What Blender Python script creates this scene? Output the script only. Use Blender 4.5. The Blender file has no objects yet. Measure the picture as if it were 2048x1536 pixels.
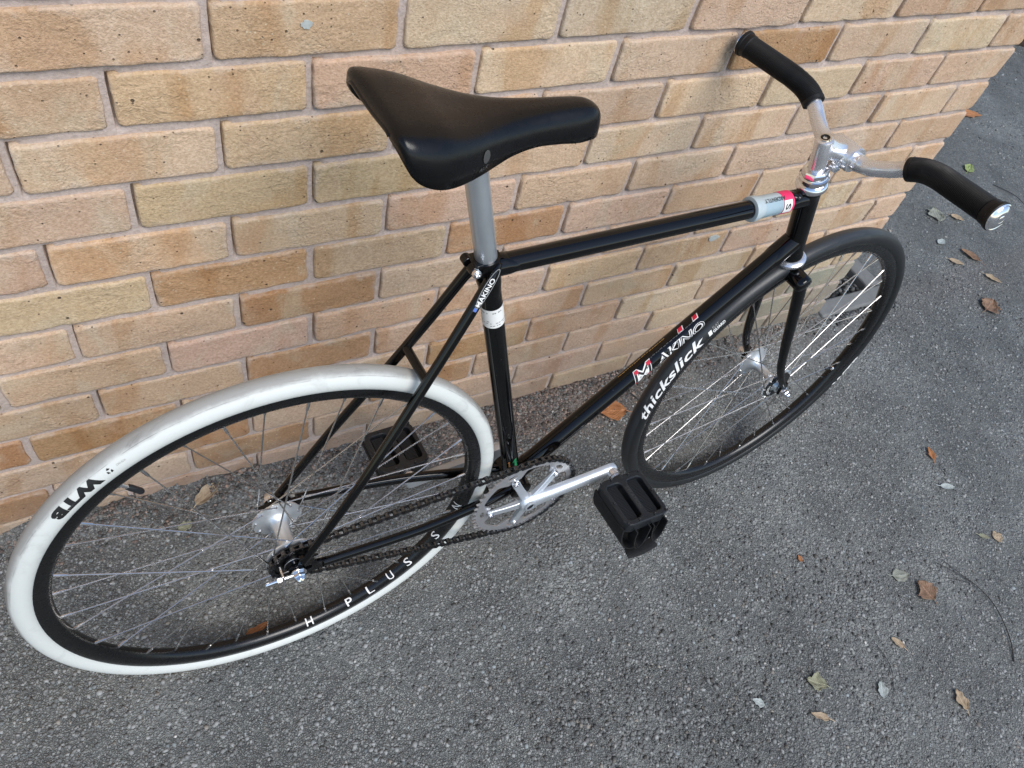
import bpy, bmesh, math, random
import numpy as np
from mathutils import Vector, Matrix, noise

rad = math.radians
PI = math.pi
scene = bpy.context.scene
COL = scene.collection
random.seed(7)
ZG = 0.8934                       # height of the first full brick course's bed above the ground

# ------------------------------------------------------------------ camera
cam_data = bpy.data.cameras.new('camera')
cam = bpy.data.objects.new('camera', cam_data)
COL.objects.link(cam)
cam_data.sensor_fit = 'HORIZONTAL'
cam_data.sensor_width = 36.0
cam_data.lens = 36.0 * 1539.764 / 2048.0
cam_data.clip_start = 0.02
cam_data.clip_end = 500.0
_right = Vector((0.879489, -0.432312, 0.199011))
_down = Vector((-0.238997, -0.762803, -0.600842))
_fwd = Vector((0.411558, 0.480871, -0.774198))
_m = Matrix((_right, -_down, -_fwd)).transposed().to_4x4()
_m.translation = Vector((-0.148457, -0.829793, 0.514052 + ZG))
cam.matrix_world = _m
scene.camera = cam
scene.render.resolution_x = 1024
scene.render.resolution_y = 768

# ------------------------------------------------------------------ sky, sun, exposure
SUN_EL, SUN_DIR_X = rad(50), 0.16       # bright veiled sun in front of the wall, a little from the right
sun_vec = Vector((SUN_DIR_X, -1.0, 0)).normalized() * math.cos(SUN_EL) + Vector((0, 0, math.sin(SUN_EL)))
world = bpy.data.worlds.new('World')
scene.world = world
world.use_nodes = True
wn = world.node_tree
wn.nodes.clear()
_sky = wn.nodes.new('ShaderNodeTexSky')
_sky.sky_type = 'NISHITA'
_sky.sun_disc = False
_sky.sun_elevation = SUN_EL
_sky.sun_rotation = math.atan2(sun_vec.x, sun_vec.y)
_sky.air_density = 1.0
_sky.dust_density = 0.6
_sky.ozone_density = 1.0
_bg = wn.nodes.new('ShaderNodeBackground')
_bg.inputs['Strength'].default_value = 0.13
_out = wn.nodes.new('ShaderNodeOutputWorld')
wn.links.new(_sky.outputs[0], _bg.inputs[0])
wn.links.new(_bg.outputs[0], _out.inputs[0])
sun_data = bpy.data.lights.new('sun', 'SUN')
sun_data.energy = 2.4
sun_data.angle = rad(38)
sun_data.color = (1.0, 0.965, 0.92)
sun = bpy.data.objects.new('sun', sun_data)
COL.objects.link(sun)
sun.rotation_euler = sun_vec.to_track_quat('Z', 'Y').to_euler()
sun.location = sun_vec * 20
vs = scene.view_settings
vs.view_transform = 'Standard'
vs.look = 'None'
vs.exposure = 0.52
vs.gamma = 1.0
vs.use_curve_mapping = False
scene.cycles.max_bounces = 6
scene.cycles.diffuse_bounces = 3
scene.cycles.glossy_bounces = 3
scene.cycles.transmission_bounces = 2
scene.cycles.caustics_reflective = False
scene.cycles.caustics_refractive = False


# ------------------------------------------------------------------ node helpers
class NT:
    def __init__(self, name):
        self.m = bpy.data.materials.new(name)
        self.m.use_nodes = True
        self.t = self.m.node_tree
        self.t.nodes.clear()
        self.out = self.n('ShaderNodeOutputMaterial')
        self.b = self.n('ShaderNodeBsdfPrincipled')
        self.l(self.b.outputs[0], self.out.inputs[0])

    def n(self, typ, **kw):
        nd = self.t.nodes.new(typ)
        for k, v in kw.items():
            setattr(nd, k, v)
        return nd

    def l(self, a, b):
        self.t.links.new(a, b)

    def put(self, sock, v):
        if hasattr(v, 'default_value') or hasattr(v, 'is_output'):
            self.l(v, sock)
        else:
            sock.default_value = v

    def math(self, op, a, b=0.0, clamp=False):
        nd = self.n('ShaderNodeMath', operation=op, use_clamp=clamp)
        self.put(nd.inputs[0], a)
        self.put(nd.inputs[1], b)
        return nd.outputs[0]

    def mix(self, f, a, b, blend='MIX'):
        nd = self.n('ShaderNodeMix', data_type='RGBA', blend_type=blend)
        self.put(nd.inputs[0], f)
        self.put(nd.inputs[6], a if not isinstance(a, tuple) else (*a, 1)[:4])
        self.put(nd.inputs[7], b if not isinstance(b, tuple) else (*b, 1)[:4])
        return nd.outputs[2]

    def noise(self, vec, scale, detail=3.0, rough=0.55, dist=0.0):
        nd = self.n('ShaderNodeTexNoise')
        if vec is not None:
            self.l(vec, nd.inputs['Vector'])
        nd.inputs['Scale'].default_value = scale
        nd.inputs['Detail'].default_value = detail
        nd.inputs['Roughness'].default_value = rough
        nd.inputs['Distortion'].default_value = dist
        return nd.outputs[0]

    def voro(self, vec, scale, feature='F1', out=0, rnd=1.0):
        nd = self.n('ShaderNodeTexVoronoi', feature=feature)
        self.l(vec, nd.inputs['Vector'])
        nd.inputs['Scale'].default_value = scale
        nd.inputs['Randomness'].default_value = rnd
        return nd.outputs[out]

    def ramp(self, f, a, b, lo=0.0, hi=1.0):
        nd = self.n('ShaderNodeMapRange')
        nd.clamp = True
        self.put(nd.inputs[0], f)
        for i, v in enumerate((a, b, lo, hi)):
            nd.inputs[i + 1].default_value = v
        return nd.outputs[0]

    def bump(self, h, strength, dist, prev=None):
        nd = self.n('ShaderNodeBump')
        nd.inputs['Strength'].default_value = strength
        nd.inputs['Distance'].default_value = dist
        self.l(h, nd.inputs['Height'])
        if prev is not None:
            self.l(prev, nd.inputs['Normal'])
        return nd.outputs[0]

    def set(self, **kw):
        for k, v in kw.items():
            self.put(self.b.inputs[k.replace('_', ' ')], (*v, 1) if isinstance(v, tuple) and len(v) == 3 else v)

    def obj(self):
        return self.n('ShaderNodeTexCoord').outputs['Object']

    def attr(self, name):
        return self.n('ShaderNodeAttribute', attribute_name=name)

    def vmul(self, v, s):
        nd = self.n('ShaderNodeVectorMath', operation='MULTIPLY')
        self.l(v, nd.inputs[0])
        nd.inputs[1].default_value = s
        return nd.outputs[0]

    def vadd(self, a, b):
        nd = self.n('ShaderNodeVectorMath', operation='ADD')
        self.l(a, nd.inputs[0])
        self.l(b, nd.inputs[1])
        return nd.outputs[0]


def simple(name, col, rough=0.5, metal=0.0, coat=0.0, spec=0.5, bump=None, var=0.0, vscale=40, trans=0.0):
    t = NT(name)
    o = t.obj()
    c = (*col, 1)
    if var:
        nz = t.noise(o, vscale, 4)
        c = t.mix(nz, tuple(x * (1 - var) for x in col), tuple(min(1, x * (1 + var)) for x in col))
    t.put(t.b.inputs['Base Color'], c)
    nz2 = t.noise(o, 90, 3)
    t.put(t.b.inputs['Roughness'], t.ramp(nz2, 0.3, 0.7, rough * 0.85, min(1, rough * 1.15)))
    t.set(Metallic=metal, Coat_Weight=coat, Coat_Roughness=0.03)
    t.b.inputs['Specular IOR Level'].default_value = spec
    t.b.inputs['Transmission Weight'].default_value = trans
    if bump:
        t.l(t.bump(t.noise(o, bump[0], 4), bump[1], bump[2]), t.b.inputs['Normal'])
    return t.m


# ------------------------------------------------------------------ materials
def mat_brick():
    t = NT('brick_clay')
    oi = t.n('ShaderNodeObjectInfo')
    o = t.obj()
    # every brick reads its own piece of the texture
    comb = t.n('ShaderNodeCombineXYZ')
    t.l(t.math('MULTIPLY', oi.outputs['Random'], 37.0), comb.inputs[0])
    t.l(t.math('MULTIPLY', oi.outputs['Random'], 91.0), comb.inputs[1])
    t.l(t.math('MULTIPLY', oi.outputs['Random'], 53.0), comb.inputs[2])
    v = t.vadd(o, comb.outputs[0])
    base = oi.outputs['Color']
    # kiln bands: broad upright stripes and blotches
    band = t.noise(t.vmul(v, (13, 5, 3.5)), 1.0, 3, 0.5, 0.4)
    bandm = t.ramp(band, 0.52, 0.62)
    c1 = t.mix(t.math('MULTIPLY', bandm, 0.6), base, t.mix(1.0, base, (0.80, 0.66, 0.50), 'MULTIPLY'))
    pale = t.ramp(t.noise(t.vmul(v, (11, 4, 7)), 1.0, 4, 0.6, 0.8), 0.54, 0.66)
    c2 = t.mix(t.math('MULTIPLY', pale, 0.55), c1, t.mix(0.6, c1, (0.56, 0.50, 0.38)))
    pink = t.ramp(t.noise(t.vmul(v, (14, 6, 12)), 1.0, 2, 0.5, 0.5), 0.55, 0.75)
    c2 = t.mix(t.math('MULTIPLY', pink, 0.35), c2, (0.52, 0.34, 0.24))
    fine = t.noise(v, 260, 3, 0.65)
    c3 = t.mix(t.ramp(fine, 0.35, 0.68), t.mix(1.0, c2, (0.82, 0.78, 0.72), 'MULTIPLY'), t.mix(1.0, c2, (1.10, 1.10, 1.08), 'MULTIPLY'))
    # mortar smears along the arrises
    ed = t.attr('edge').outputs['Fac']
    sm = t.math('MULTIPLY', t.ramp(t.math('ADD', t.math('MULTIPLY', ed, 0.75), t.math('MULTIPLY', t.math('SUBTRACT', t.noise(v, 26, 5, 0.7), 0.5), 2.4)), 0.55, 1.15), 0.62, True)
    c4 = t.mix(sm, c3, (0.56, 0.46, 0.375))
    # splash grime on the lowest courses
    gp = t.n('ShaderNodeNewGeometry')
    sg = t.n('ShaderNodeSeparateXYZ')
    t.l(gp.outputs['Position'], sg.inputs[0])
    grime = t.math('MULTIPLY', t.ramp(t.math('ADD', sg.outputs[2], t.math('MULTIPLY', t.noise(gp.outputs['Position'], 16, 4, 0.65), -0.22)), -0.09, 0.10, 1, 0), 0.55)
    c4 = t.mix(grime, c4, (0.235, 0.185, 0.15))
    # sparse pits and specks
    pv = t.n('ShaderNodeTexVoronoi', feature='F1')
    t.l(v, pv.inputs['Vector'])
    pv.inputs['Scale'].default_value = 70
    sep = t.n('ShaderNodeSeparateColor')
    t.l(pv.outputs['Color'], sep.inputs[0])
    pit = t.math('MULTIPLY', t.ramp(pv.outputs['Distance'], 0.10, 0.17, 1, 0), t.ramp(sep.outputs[0], 0.925, 0.935))
    pv2 = t.n('ShaderNodeTexVoronoi', feature='F1')
    t.l(v, pv2.inputs['Vector'])
    pv2.inputs['Scale'].default_value = 190
    sep2 = t.n('ShaderNodeSeparateColor')
    t.l(pv2.outputs['Color'], sep2.inputs[0])
    pit2 = t.math('MULTIPLY', t.ramp(pv2.outputs['Distance'], 0.15, 0.26, 1, 0), t.ramp(sep2.outputs[0], 0.955, 0.96))
    chip = t.math('MULTIPLY', t.ramp(pv2.outputs['Distance'], 0.15, 0.3, 1, 0), t.ramp(sep2.outputs[1], 0.94, 0.95))
    pits = t.math('MAXIMUM', pit, t.math('MULTIPLY', pit2, 0.8))
    c5 = t.mix(t.math('MULTIPLY', chip, 0.6), c4, (0.66, 0.56, 0.40))
    c6 = t.mix(t.math('MULTIPLY', pits, 0.85), c5, (0.045, 0.03, 0.02))
    t.put(t.b.inputs['Base Color'], c6)
    t.set(Roughness=0.92)
    t.b.inputs['Specular IOR Level'].default_value = 0.2
    # skin: creases dragged along the brick, sand grain, pits
    crease = t.noise(t.vmul(v, (70, 70, 95)), 1.0, 4, 0.62, 1.1)
    crease = t.math('MULTIPLY', crease, t.ramp(t.noise(v, 13, 2), 0.42, 0.66, 0.08, 0.8))
    b1 = t.bump(crease, 0.85, 0.0055)
    b2 = t.bump(t.noise(v, 420, 3, 0.7), 0.9, 0.0018, b1)
    b3 = t.bump(t.math('MULTIPLY', pits, -1.0), 0.9, 0.003, b2)
    t.l(b3, t.b.inputs['Normal'])
    return t.m


def mat_mortar():
    t = NT('mortar')
    o = t.obj()
    n1 = t.noise(o, 9, 4, 0.6)
    n2 = t.noise(o, 180, 5, 0.7)
    c = t.mix(t.ramp(n1, 0.3, 0.7), (0.44, 0.365, 0.325), (0.57, 0.475, 0.425))
    c = t.mix(t.ramp(n2, 0.30, 0.7), t.mix(1.0, c, (0.72, 0.70, 0.68), 'MULTIPLY'), c)
    spk = t.ramp(t.voro(o, 230), 0.06, 0.12, 1, 0)
    c = t.mix(t.math('MULTIPLY', spk, 0.6), c, (0.07, 0.06, 0.05))
    t.put(t.b.inputs['Base Color'], c)
    t.set(Roughness=0.95)
    t.b.inputs['Specular IOR Level'].default_value = 0.15
    b1 = t.bump(t.noise(o, 60, 4, 0.6), 0.7, 0.003)
    t.l(t.bump(n2, 0.8, 0.0018, b1), t.b.inputs['Normal'])
    return t.m


def mat_far_brick():
    t = NT('far_brickwork')
    o = t.obj()
    sx = t.n('ShaderNodeSeparateXYZ')
    t.l(o, sx.inputs[0])
    cb = t.n('ShaderNodeCombineXYZ')
    t.l(sx.outputs[0], cb.inputs[0])
    t.l(sx.outputs[2], cb.inputs[1])
    bt = t.n('ShaderNodeTexBrick')
    t.l(cb.outputs[0], bt.inputs['Vector'])
    bt.inputs['Scale'].default_value = 1.0
    bt.inputs['Brick Width'].default_value = 0.225
    bt.inputs['Row Height'].default_value = 0.075
    bt.inputs['Mortar Size'].default_value = 0.005
    bt.inputs['Color1'].default_value = (0.40, 0.29, 0.16, 1)
    bt.inputs['Color2'].default_value = (0.46, 0.32, 0.20, 1)
    bt.inputs['Mortar'].default_value = (0.40, 0.35, 0.31, 1)
    t.l(bt.outputs[0], t.b.inputs['Base Color'])
    t.set(Roughness=0.95)
    t.l(t.bump(bt.outputs[1], -0.6, 0.006), t.b.inputs['Normal'])
    return t.m


def mat_asphalt():
    t = NT('asphalt')
    o = t.obj()
    warp = t.n('ShaderNodeVectorMath', operation='SCALE')
    nzc = t.n('ShaderNodeTexNoise')
    t.l(o, nzc.inputs['Vector'])
    nzc.inputs['Scale'].default_value = 130
    t.l(nzc.outputs[1], warp.inputs[0])
    warp.inputs['Scale'].default_value = 0.011
    v = t.vmul(t.vadd(o, warp.outputs[0]), (1.0, 1.25, 1.0))
    # worn patches show coarse stone, the rest is finer
    patch = t.ramp(t.noise(o, 2.6, 3, 0.6), 0.47, 0.62)

    def cells(scale):
        f1 = t.n('ShaderNodeTexVoronoi', feature='F1')
        t.l(v, f1.inputs['Vector'])
        f1.inputs['Scale'].default_value = scale
        ed = t.n('ShaderNodeTexVoronoi', feature='DISTANCE_TO_EDGE')
        t.l(v, ed.inputs['Vector'])
        ed.inputs['Scale'].default_value = scale
        sp = t.n('ShaderNodeSeparateColor')
        t.l(f1.outputs['Color'], sp.inputs[0])
        return sp.outputs[0], sp.outputs[1], ed.outputs[0]
    g1, h1, e1 = cells(215)
    g2, h2, e2 = cells(115)

    def mixv(a_, b_):
        nd = t.n('ShaderNodeMix', data_type='FLOAT')
        t.l(patch, nd.inputs[0])
        t.l(a_, nd.inputs[2])
        t.l(b_, nd.inputs[3])
        return nd.outputs[0]
    grain, hue, edge = mixv(g1, g2), mixv(h1, h2), mixv(e1, e2)
    big = t.noise(o, 1.1, 4, 0.55)
    mid = t.noise(o, 8, 4, 0.6)
    c = t.mix(t.ramp(big, 0.3, 0.7), (0.152, 0.158, 0.154), (0.222, 0.228, 0.221))
    c = t.mix(t.ramp(mid, 0.3, 0.7), t.mix(1.0, c, (0.80, 0.80, 0.80), 'MULTIPLY'), t.mix(1.0, c, (1.12, 1.12, 1.10), 'MULTIPLY'))
    c = t.mix(grain, t.mix(1.0, c, (0.66, 0.67, 0.68), 'MULTIPLY'), t.mix(1.0, c, (1.36, 1.37, 1.35), 'MULTIPLY'))
    c = t.mix(t.math('MULTIPLY', t.ramp(hue, 0.93, 0.95), 0.35), c, (0.20, 0.17, 0.145))
    gap = t.math('MULTIPLY', t.ramp(edge, 0.0, 0.17, 1, 0), t.ramp(t.noise(o, 60, 3, 0.6), 0.38, 0.62, 0.1, 1.0))
    c = t.mix(t.math('MULTIPLY', gap, 0.60), c, (0.030, 0.031, 0.031))
    # dark bitumen stains
    stain = t.ramp(t.noise(o, 4.5, 5, 0.7, 0.6), 0.60, 0.74)
    c = t.mix(t.math('MULTIPLY', stain, 0.35), c, (0.045, 0.046, 0.045))
    # brick dust and grit lying along the foot of the wall
    sx = t.n('ShaderNodeSeparateXYZ')
    t.l(o, sx.inputs[0])
    near = t.ramp(t.math('ADD', sx.outputs[1], t.math('MULTIPLY', t.noise(o, 7, 3), 0.22)), -0.07, 0.09)
    along = t.math('MULTIPLY', t.ramp(sx.outputs[0], 0.22, 0.48), t.ramp(sx.outputs[0], 0.75, 1.0, 1, 0))
    lim = t.ramp(sx.outputs[1], 0.0, 0.06, 1, 0)
    dust = t.math('MULTIPLY', t.math('MULTIPLY', near, t.ramp(along, 0, 1, 0.25, 1.0)), lim)
    c = t.mix(t.math('MULTIPLY', dust, 0.7), c, t.mix(grain, (0.11, 0.075, 0.06), (0.36, 0.27, 0.21)))
    fl = t.n('ShaderNodeTexVoronoi', feature='F1')
    t.l(o, fl.inputs['Vector'])
    fl.inputs['Scale'].default_value = 150
    sepf = t.n('ShaderNodeSeparateColor')
    t.l(fl.outputs['Color'], sepf.inputs[0])
    fleck = t.math('MULTIPLY', t.ramp(fl.outputs['Distance'], 0.14, 0.26, 1, 0), t.ramp(sepf.outputs[0], 0.965, 0.97))
    c = t.mix(t.math('MULTIPLY', fleck, 0.7), c, (0.46, 0.46, 0.43))
    t.put(t.b.inputs['Base Color'], c)
    t.put(t.b.inputs['Roughness'], t.ramp(grain, 0, 1, 0.55, 0.8))
    t.b.inputs['Specular IOR Level'].default_value = 0.45
    h = t.math('ADD', t.math('MULTIPLY', grain, 0.75), t.ramp(edge, 0.0, 0.24, 0.0, 0.8))
    t.l(t.bump(h, 0.9, 0.0036), t.b.inputs['Normal'])
    return t.m


def mat_chips(name, tint=(1, 1, 1)):
    t = NT(name)
    a = t.attr('tone')
    c = t.mix(1.0, a.outputs['Color'], tint, 'MULTIPLY')
    o = t.obj()
    c = t.mix(t.ramp(t.noise(o, 400, 3), 0.3, 0.7), t.mix(1.0, c, (0.8, 0.8, 0.8), 'MULTIPLY'), c)
    t.put(t.b.inputs['Base Color'], c)
    t.set(Roughness=0.75)
    t.l(t.bump(t.noise(o, 900, 3), 0.4, 0.0005), t.b.inputs['Normal'])
    return t.m


def mat_paint():
    t = NT('gloss_black_paint')
    o = t.obj()
    t.set(Base_Color=(0.0045, 0.0045, 0.005), Roughness=0.16, Coat_Weight=0.0)
    t.b.inputs['Specular IOR Level'].default_value = 0.42
    t.put(t.b.inputs['Roughness'], t.ramp(t.noise(o, 30, 3, 0.7), 0.3, 0.75, 0.04, 0.11))
    dust = t.n('ShaderNodeTexVoronoi', feature='F1')
    t.l(o, dust.inputs['Vector'])
    dust.inputs['Scale'].default_value = 160
    sp = t.n('ShaderNodeSeparateColor')
    t.l(dust.outputs['Color'], sp.inputs[0])
    d = t.math('MULTIPLY', t.ramp(dust.outputs['Distance'], 0.05, 0.12, 1, 0), t.ramp(sp.outputs[0], 0.90, 0.91))
    t.put(t.b.inputs['Base Color'], t.mix(t.math('MULTIPLY', d, 0.35), (0.0018, 0.0018, 0.002), (0.25, 0.24, 0.22)))
    return t.m


def mat_metal(name, col, r0, r1, scale=60, bump=0.0, metal=1.0):
    t = NT(name)
    o = t.obj()
    t.set(Metallic=metal)
    nz = t.noise(o, scale, 4, 0.7)
    t.put(t.b.inputs['Base Color'], t.mix(nz, tuple(x * 0.9 for x in col), col))
    t.put(t.b.inputs['Roughness'], t.ramp(nz, 0.3, 0.7, r0, r1))
    if bump:
        t.l(t.bump(t.noise(o, 350, 3), bump, 0.0004), t.b.inputs['Normal'])
    return t.m


def mat_tyre(name, side, tread, dirt, rough):
    """side wall / tread tone by the 'prof' attribute (0 bead, 1 crown), scuffs on top"""
    t = NT(name)
    o = t.obj()
    pr = t.attr('prof').outputs['Fac']
    wob = t.noise(o, 14, 6, 0.72)
    f = t.ramp(t.math('ADD', pr, t.math('MULTIPLY', t.math('SUBTRACT', wob, 0.5), 0.55)), 0.66, 0.92)
    c = t.mix(f, side, tread)
    sc = t.ramp(t.noise(t.vmul(o, (1, 3, 1)), 16, 5, 0.7, 1.0), 0.56, 0.72)
    c = t.mix(t.math('MULTIPLY', sc, t.math('ADD', 0.20, t.math('MULTIPLY', f, 0.45))), c, dirt)
    # ragged scuff lines running round the shoulder
    ln = t.math('ABSOLUTE', t.math('SUBTRACT', t.math('ADD', pr, t.math('MULTIPLY', t.math('SUBTRACT', t.noise(o, 9, 4, 0.6), 0.5), 0.25)), 0.76))
    l1 = t.math('MULTIPLY', t.ramp(ln, 0.0, 0.025, 1, 0), t.ramp(t.noise(o, 40, 3), 0.42, 0.58))
    c = t.mix(t.math('MULTIPLY', l1, 0.65), c, dirt)
    t.put(t.b.inputs['Base Color'], c)
    t.set(Roughness=rough)
    t.l(t.bump(t.noise(o, 260, 3, 0.6), 0.25, 0.0006), t.b.inputs['Normal'])
    return t.m


def mat_leaf(name, c1, c2):
    t = NT(name)
    o = t.obj()
    uv = t.attr('leafuv')
    sx = t.n('ShaderNodeSeparateColor')
    t.l(uv.outputs['Color'], sx.inputs[0])
    n1 = t.noise(o, 60, 5, 0.65)
    c = t.mix(t.ramp(n1, 0.3, 0.7), c1, c2)
    mid = t.ramp(sx.outputs[1], 0.03, 0.09, 1, 0)
    c = t.mix(t.math('MULTIPLY', mid, 0.5), c, tuple(min(1, x * 1.5 + 0.03) for x in c2))
    sp = t.ramp(t.voro(o, 220), 0.10, 0.2, 1, 0)
    c = t.mix(t.math('MULTIPLY', sp, 0.4), c, tuple(x * 0.35 for x in c1))
    t.put(t.b.inputs['Base Color'], c)
    t.set(Roughness=0.7)
    vein = t.math('SINE', t.math('MULTIPLY', t.math('ADD', sx.outputs[0], t.math('MULTIPLY', sx.outputs[1], -0.5)), 60.0))
    t.l(t.bump(t.math('ADD', vein, t.math('MULTIPLY', n1, 2.0)), 0.35, 0.001), t.b.inputs['Normal'])
    return t.m


M = {}
M['brick'] = mat_brick()
M['mortar'] = mat_mortar()
M['far_brick'] = mat_far_brick()
M['asphalt'] = mat_asphalt()
M['chips'] = mat_chips('asphalt_stone')
M['gravel'] = mat_chips('dark_gravel')
M['concrete'] = simple('concrete', (0.155, 0.158, 0.153), 0.9, var=0.25, vscale=35, bump=(140, 0.6, 0.002))
M['paint'] = mat_paint()
M['alloy'] = mat_metal('polished_alloy', (0.86, 0.86, 0.88), 0.20, 0.32, metal=0.85)
M['satin'] = mat_metal('satin_alloy', (0.60, 0.64, 0.68), 0.36, 0.46, metal=0.7)
M['hub'] = mat_metal('hub_alloy', (0.76, 0.80, 0.83), 0.30, 0.42, metal=0.75)
M['chrome'] = mat_metal('chrome', (0.90, 0.90, 0.92), 0.09, 0.17)
M['post'] = mat_metal('anodised_grey', (0.66, 0.70, 0.73), 0.30, 0.40, 120, metal=0.85)
M['ring'] = mat_metal('chainring_grey', (0.52, 0.52, 0.53), 0.32, 0.42, 120, metal=0.75)
M['chain'] = mat_metal('oiled_chain', (0.075, 0.075, 0.078), 0.22, 0.42, 200, 0.4)
M['chain_pin'] = mat_metal('chain_pin', (0.15, 0.158, 0.168), 0.24, 0.36)
M['cog'] = mat_metal('blackened_cog', (0.05, 0.05, 0.05), 0.25, 0.4)
M['spoke'] = mat_metal('stainless_spoke', (0.68, 0.67, 0.66), 0.20, 0.28)
M['rim'] = simple('anodised_black_rim', (0.0035, 0.0037, 0.0042), 0.28, coat=0.0, spec=0.55)
M['grip'] = simple('black_rubber_grip', (0.0045, 0.0045, 0.005), 0.50, spec=0.35, bump=(500, 0.2, 0.0004))
M['plastic'] = simple('black_plastic', (0.011, 0.0128, 0.015), 0.36, spec=0.5, bump=(380, 0.35, 0.0006), var=0.2)
M['strap'] = simple('black_webbing', (0.003, 0.003, 0.0033), 0.60, bump=(600, 0.6, 0.0008))
M['leather'] = simple('black_saddle_cover', (0.0030, 0.0030, 0.0034), 0.28, spec=0.33, bump=(420, 0.22, 0.0004))
M['tyre_white'] = mat_tyre('white_tyre', (0.58, 0.60, 0.57), (0.30, 0.30, 0.285), (0.11, 0.105, 0.095), 0.62)
M['tyre_black'] = mat_tyre('black_tyre', (0.0085, 0.0095, 0.0105), (0.026, 0.029, 0.032), (0.07, 0.07, 0.07), 0.40)
M['ink_black'] = simple('black_print', (0.008, 0.008, 0.008), 0.55)
M['ink_white'] = simple('white_print', (0.78, 0.78, 0.76), 0.5)
M['ink_red'] = simple('red_print', (0.55, 0.012, 0.04), 0.4)
M['ink_gold'] = simple('gold_print', (0.42, 0.24, 0.06), 0.4)
M['ink_grey'] = simple('grey_print', (0.28, 0.28, 0.27), 0.5)
M['ink_dim'] = simple('dim_print', (0.05, 0.05, 0.049), 0.5)
M['ink_blue'] = simple('blue_print', (0.10, 0.18, 0.50), 0.4)
M['ink_green'] = simple('green_print', (0.02, 0.42, 0.14), 0.4)
M['ink_orange'] = simple('orange_print', (0.62, 0.24, 0.04), 0.4)
M['sticker'] = simple('white_sticker', (0.76, 0.76, 0.73), 0.45)
M['pink'] = simple('pink_band', (0.75, 0.03, 0.13), 0.5, bump=(300, 0.3, 0.0004))
M['sleeve'] = simple('milky_sleeve', (0.40, 0.47, 0.49), 0.35, spec=0.5, bump=(260, 0.3, 0.0005))
M['sleeve_blue'] = simple('hatched_sleeve_print', (0.28, 0.42, 0.50), 0.35)


# ------------------------------------------------------------------ mesh helpers
class MB:
    """collects verts / faces for one mesh"""
    def __init__(self):
        self.v, self.f = [], []

    def add(self, vs_, fs):
        b = len(self.v)
        self.v += [tuple(x) for x in vs_]
        self.f += [tuple(i + b for i in q) for q in fs]
        return b

    def box(self, lo, hi):
        x0, y0, z0 = lo
        x1, y1, z1 = hi
        self.add([(x0, y0, z0), (x1, y0, z0), (x1, y1, z0), (x0, y1, z0), (x0, y0, z1), (x1, y0, z1), (x1, y1, z1), (x0, y1, z1)],
                 [(0, 3, 2, 1), (4, 5, 6, 7), (0, 1, 5, 4), (1, 2, 6, 5), (2, 3, 7, 6), (3, 0, 4, 7)])

    def tube(self, path, radii, n=16, cap=True, up=None, sq=None):
        """sweep: path of points, radii a number / list; sq = (a, b) ellipse factors along normal / binormal"""
        P = [Vector(p) for p in path]
        k = len(P)
        R = radii if isinstance(radii, (list, tuple)) else [radii] * k
        T = []
        for i in range(k):
            a = P[max(0, i - 1)]
            b = P[min(k - 1, i + 1)]
            d = b - a
            T.append(d.normalized() if d.length > 1e-9 else Vector((0, 0, 1)))
        ref = Vector(up) if up else (Vector((0, 0, 1)) if abs(T[0].z) < 0.9 else Vector((1, 0, 0)))
        nrm = (ref - T[0] * ref.dot(T[0])).normalized()
        vs_ = []
        for i in range(k):
            if i:
                q = T[i - 1].rotation_difference(T[i])
                nrm = q @ nrm
                nrm = (nrm - T[i] * nrm.dot(T[i])).normalized()
            bi = T[i].cross(nrm)
            r = R[i]
            ra, rb = r if isinstance(r, tuple) else ((r * sq[0], r * sq[1]) if sq else (r, r))
            for j in range(n):
                a = 2 * PI * j / n
                vs_.append(P[i] + nrm * (ra * math.cos(a)) + bi * (rb * math.sin(a)))
        fs = []
        for i in range(k - 1):
            for j in range(n):
                j2 = (j + 1) % n
                fs.append((i * n + j, i * n + j2, (i + 1) * n + j2, (i + 1) * n + j))
        if cap:
            fs.append(tuple(range(n - 1, -1, -1)))
            fs.append(tuple((k - 1) * n + j for j in range(n)))
        self.add(vs_, fs)
        return self

    def lathe(self, prof, origin, axis, n=32, closed=False):
        """profile of (radius, distance along axis)"""
        o = Vector(origin)
        ax = Vector(axis).normalized()
        ref = Vector((0, 0, 1)) if abs(ax.z) < 0.9 else Vector((1, 0, 0))
        e1 = (ref - ax * ref.dot(ax)).normalized()
        e2 = ax.cross(e1)
        k = len(prof)
        vs_ = []
        for r, d in prof:
            for j in range(n):
                a = 2 * PI * j / n
                vs_.append(o + ax * d + e1 * (r * math.cos(a)) + e2 * (r * math.sin(a)))
        fs = []
        for i in range(k if closed else k - 1):
            i2 = (i + 1) % k
            for j in range(n):
                j2 = (j + 1) % n
                fs.append((i * n + j, i * n + j2, i2 * n + j2, i2 * n + j))
        if not closed:
            if prof[0][0] > 1e-6:
                fs.append(tuple(range(n - 1, -1, -1)))
            if prof[-1][0] > 1e-6:
                fs.append(tuple((k - 1) * n + j for j in range(n)))
        self.add(vs_, fs)
        return self

    def mesh(self, name, smooth=40):
        me = bpy.data.meshes.new(name)
        me.from_pydata(self.v, [], self.f)
        bm = bmesh.new()
        bm.from_mesh(me)
        bmesh.ops.remove_doubles(bm, verts=bm.verts, dist=1e-6)
        bmesh.ops.recalc_face_normals(bm, faces=bm.faces)
        bm.to_mesh(me)
        bm.free()
        if smooth:
            me.shade_smooth()
            me.set_sharp_from_angle(angle=rad(smooth))
        return me

    def build(self, name, mat, parent=None, smooth=40, bevel=0.0):
        me = self.mesh(name, smooth)
        return link(name, me, mat, parent, bevel)


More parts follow.
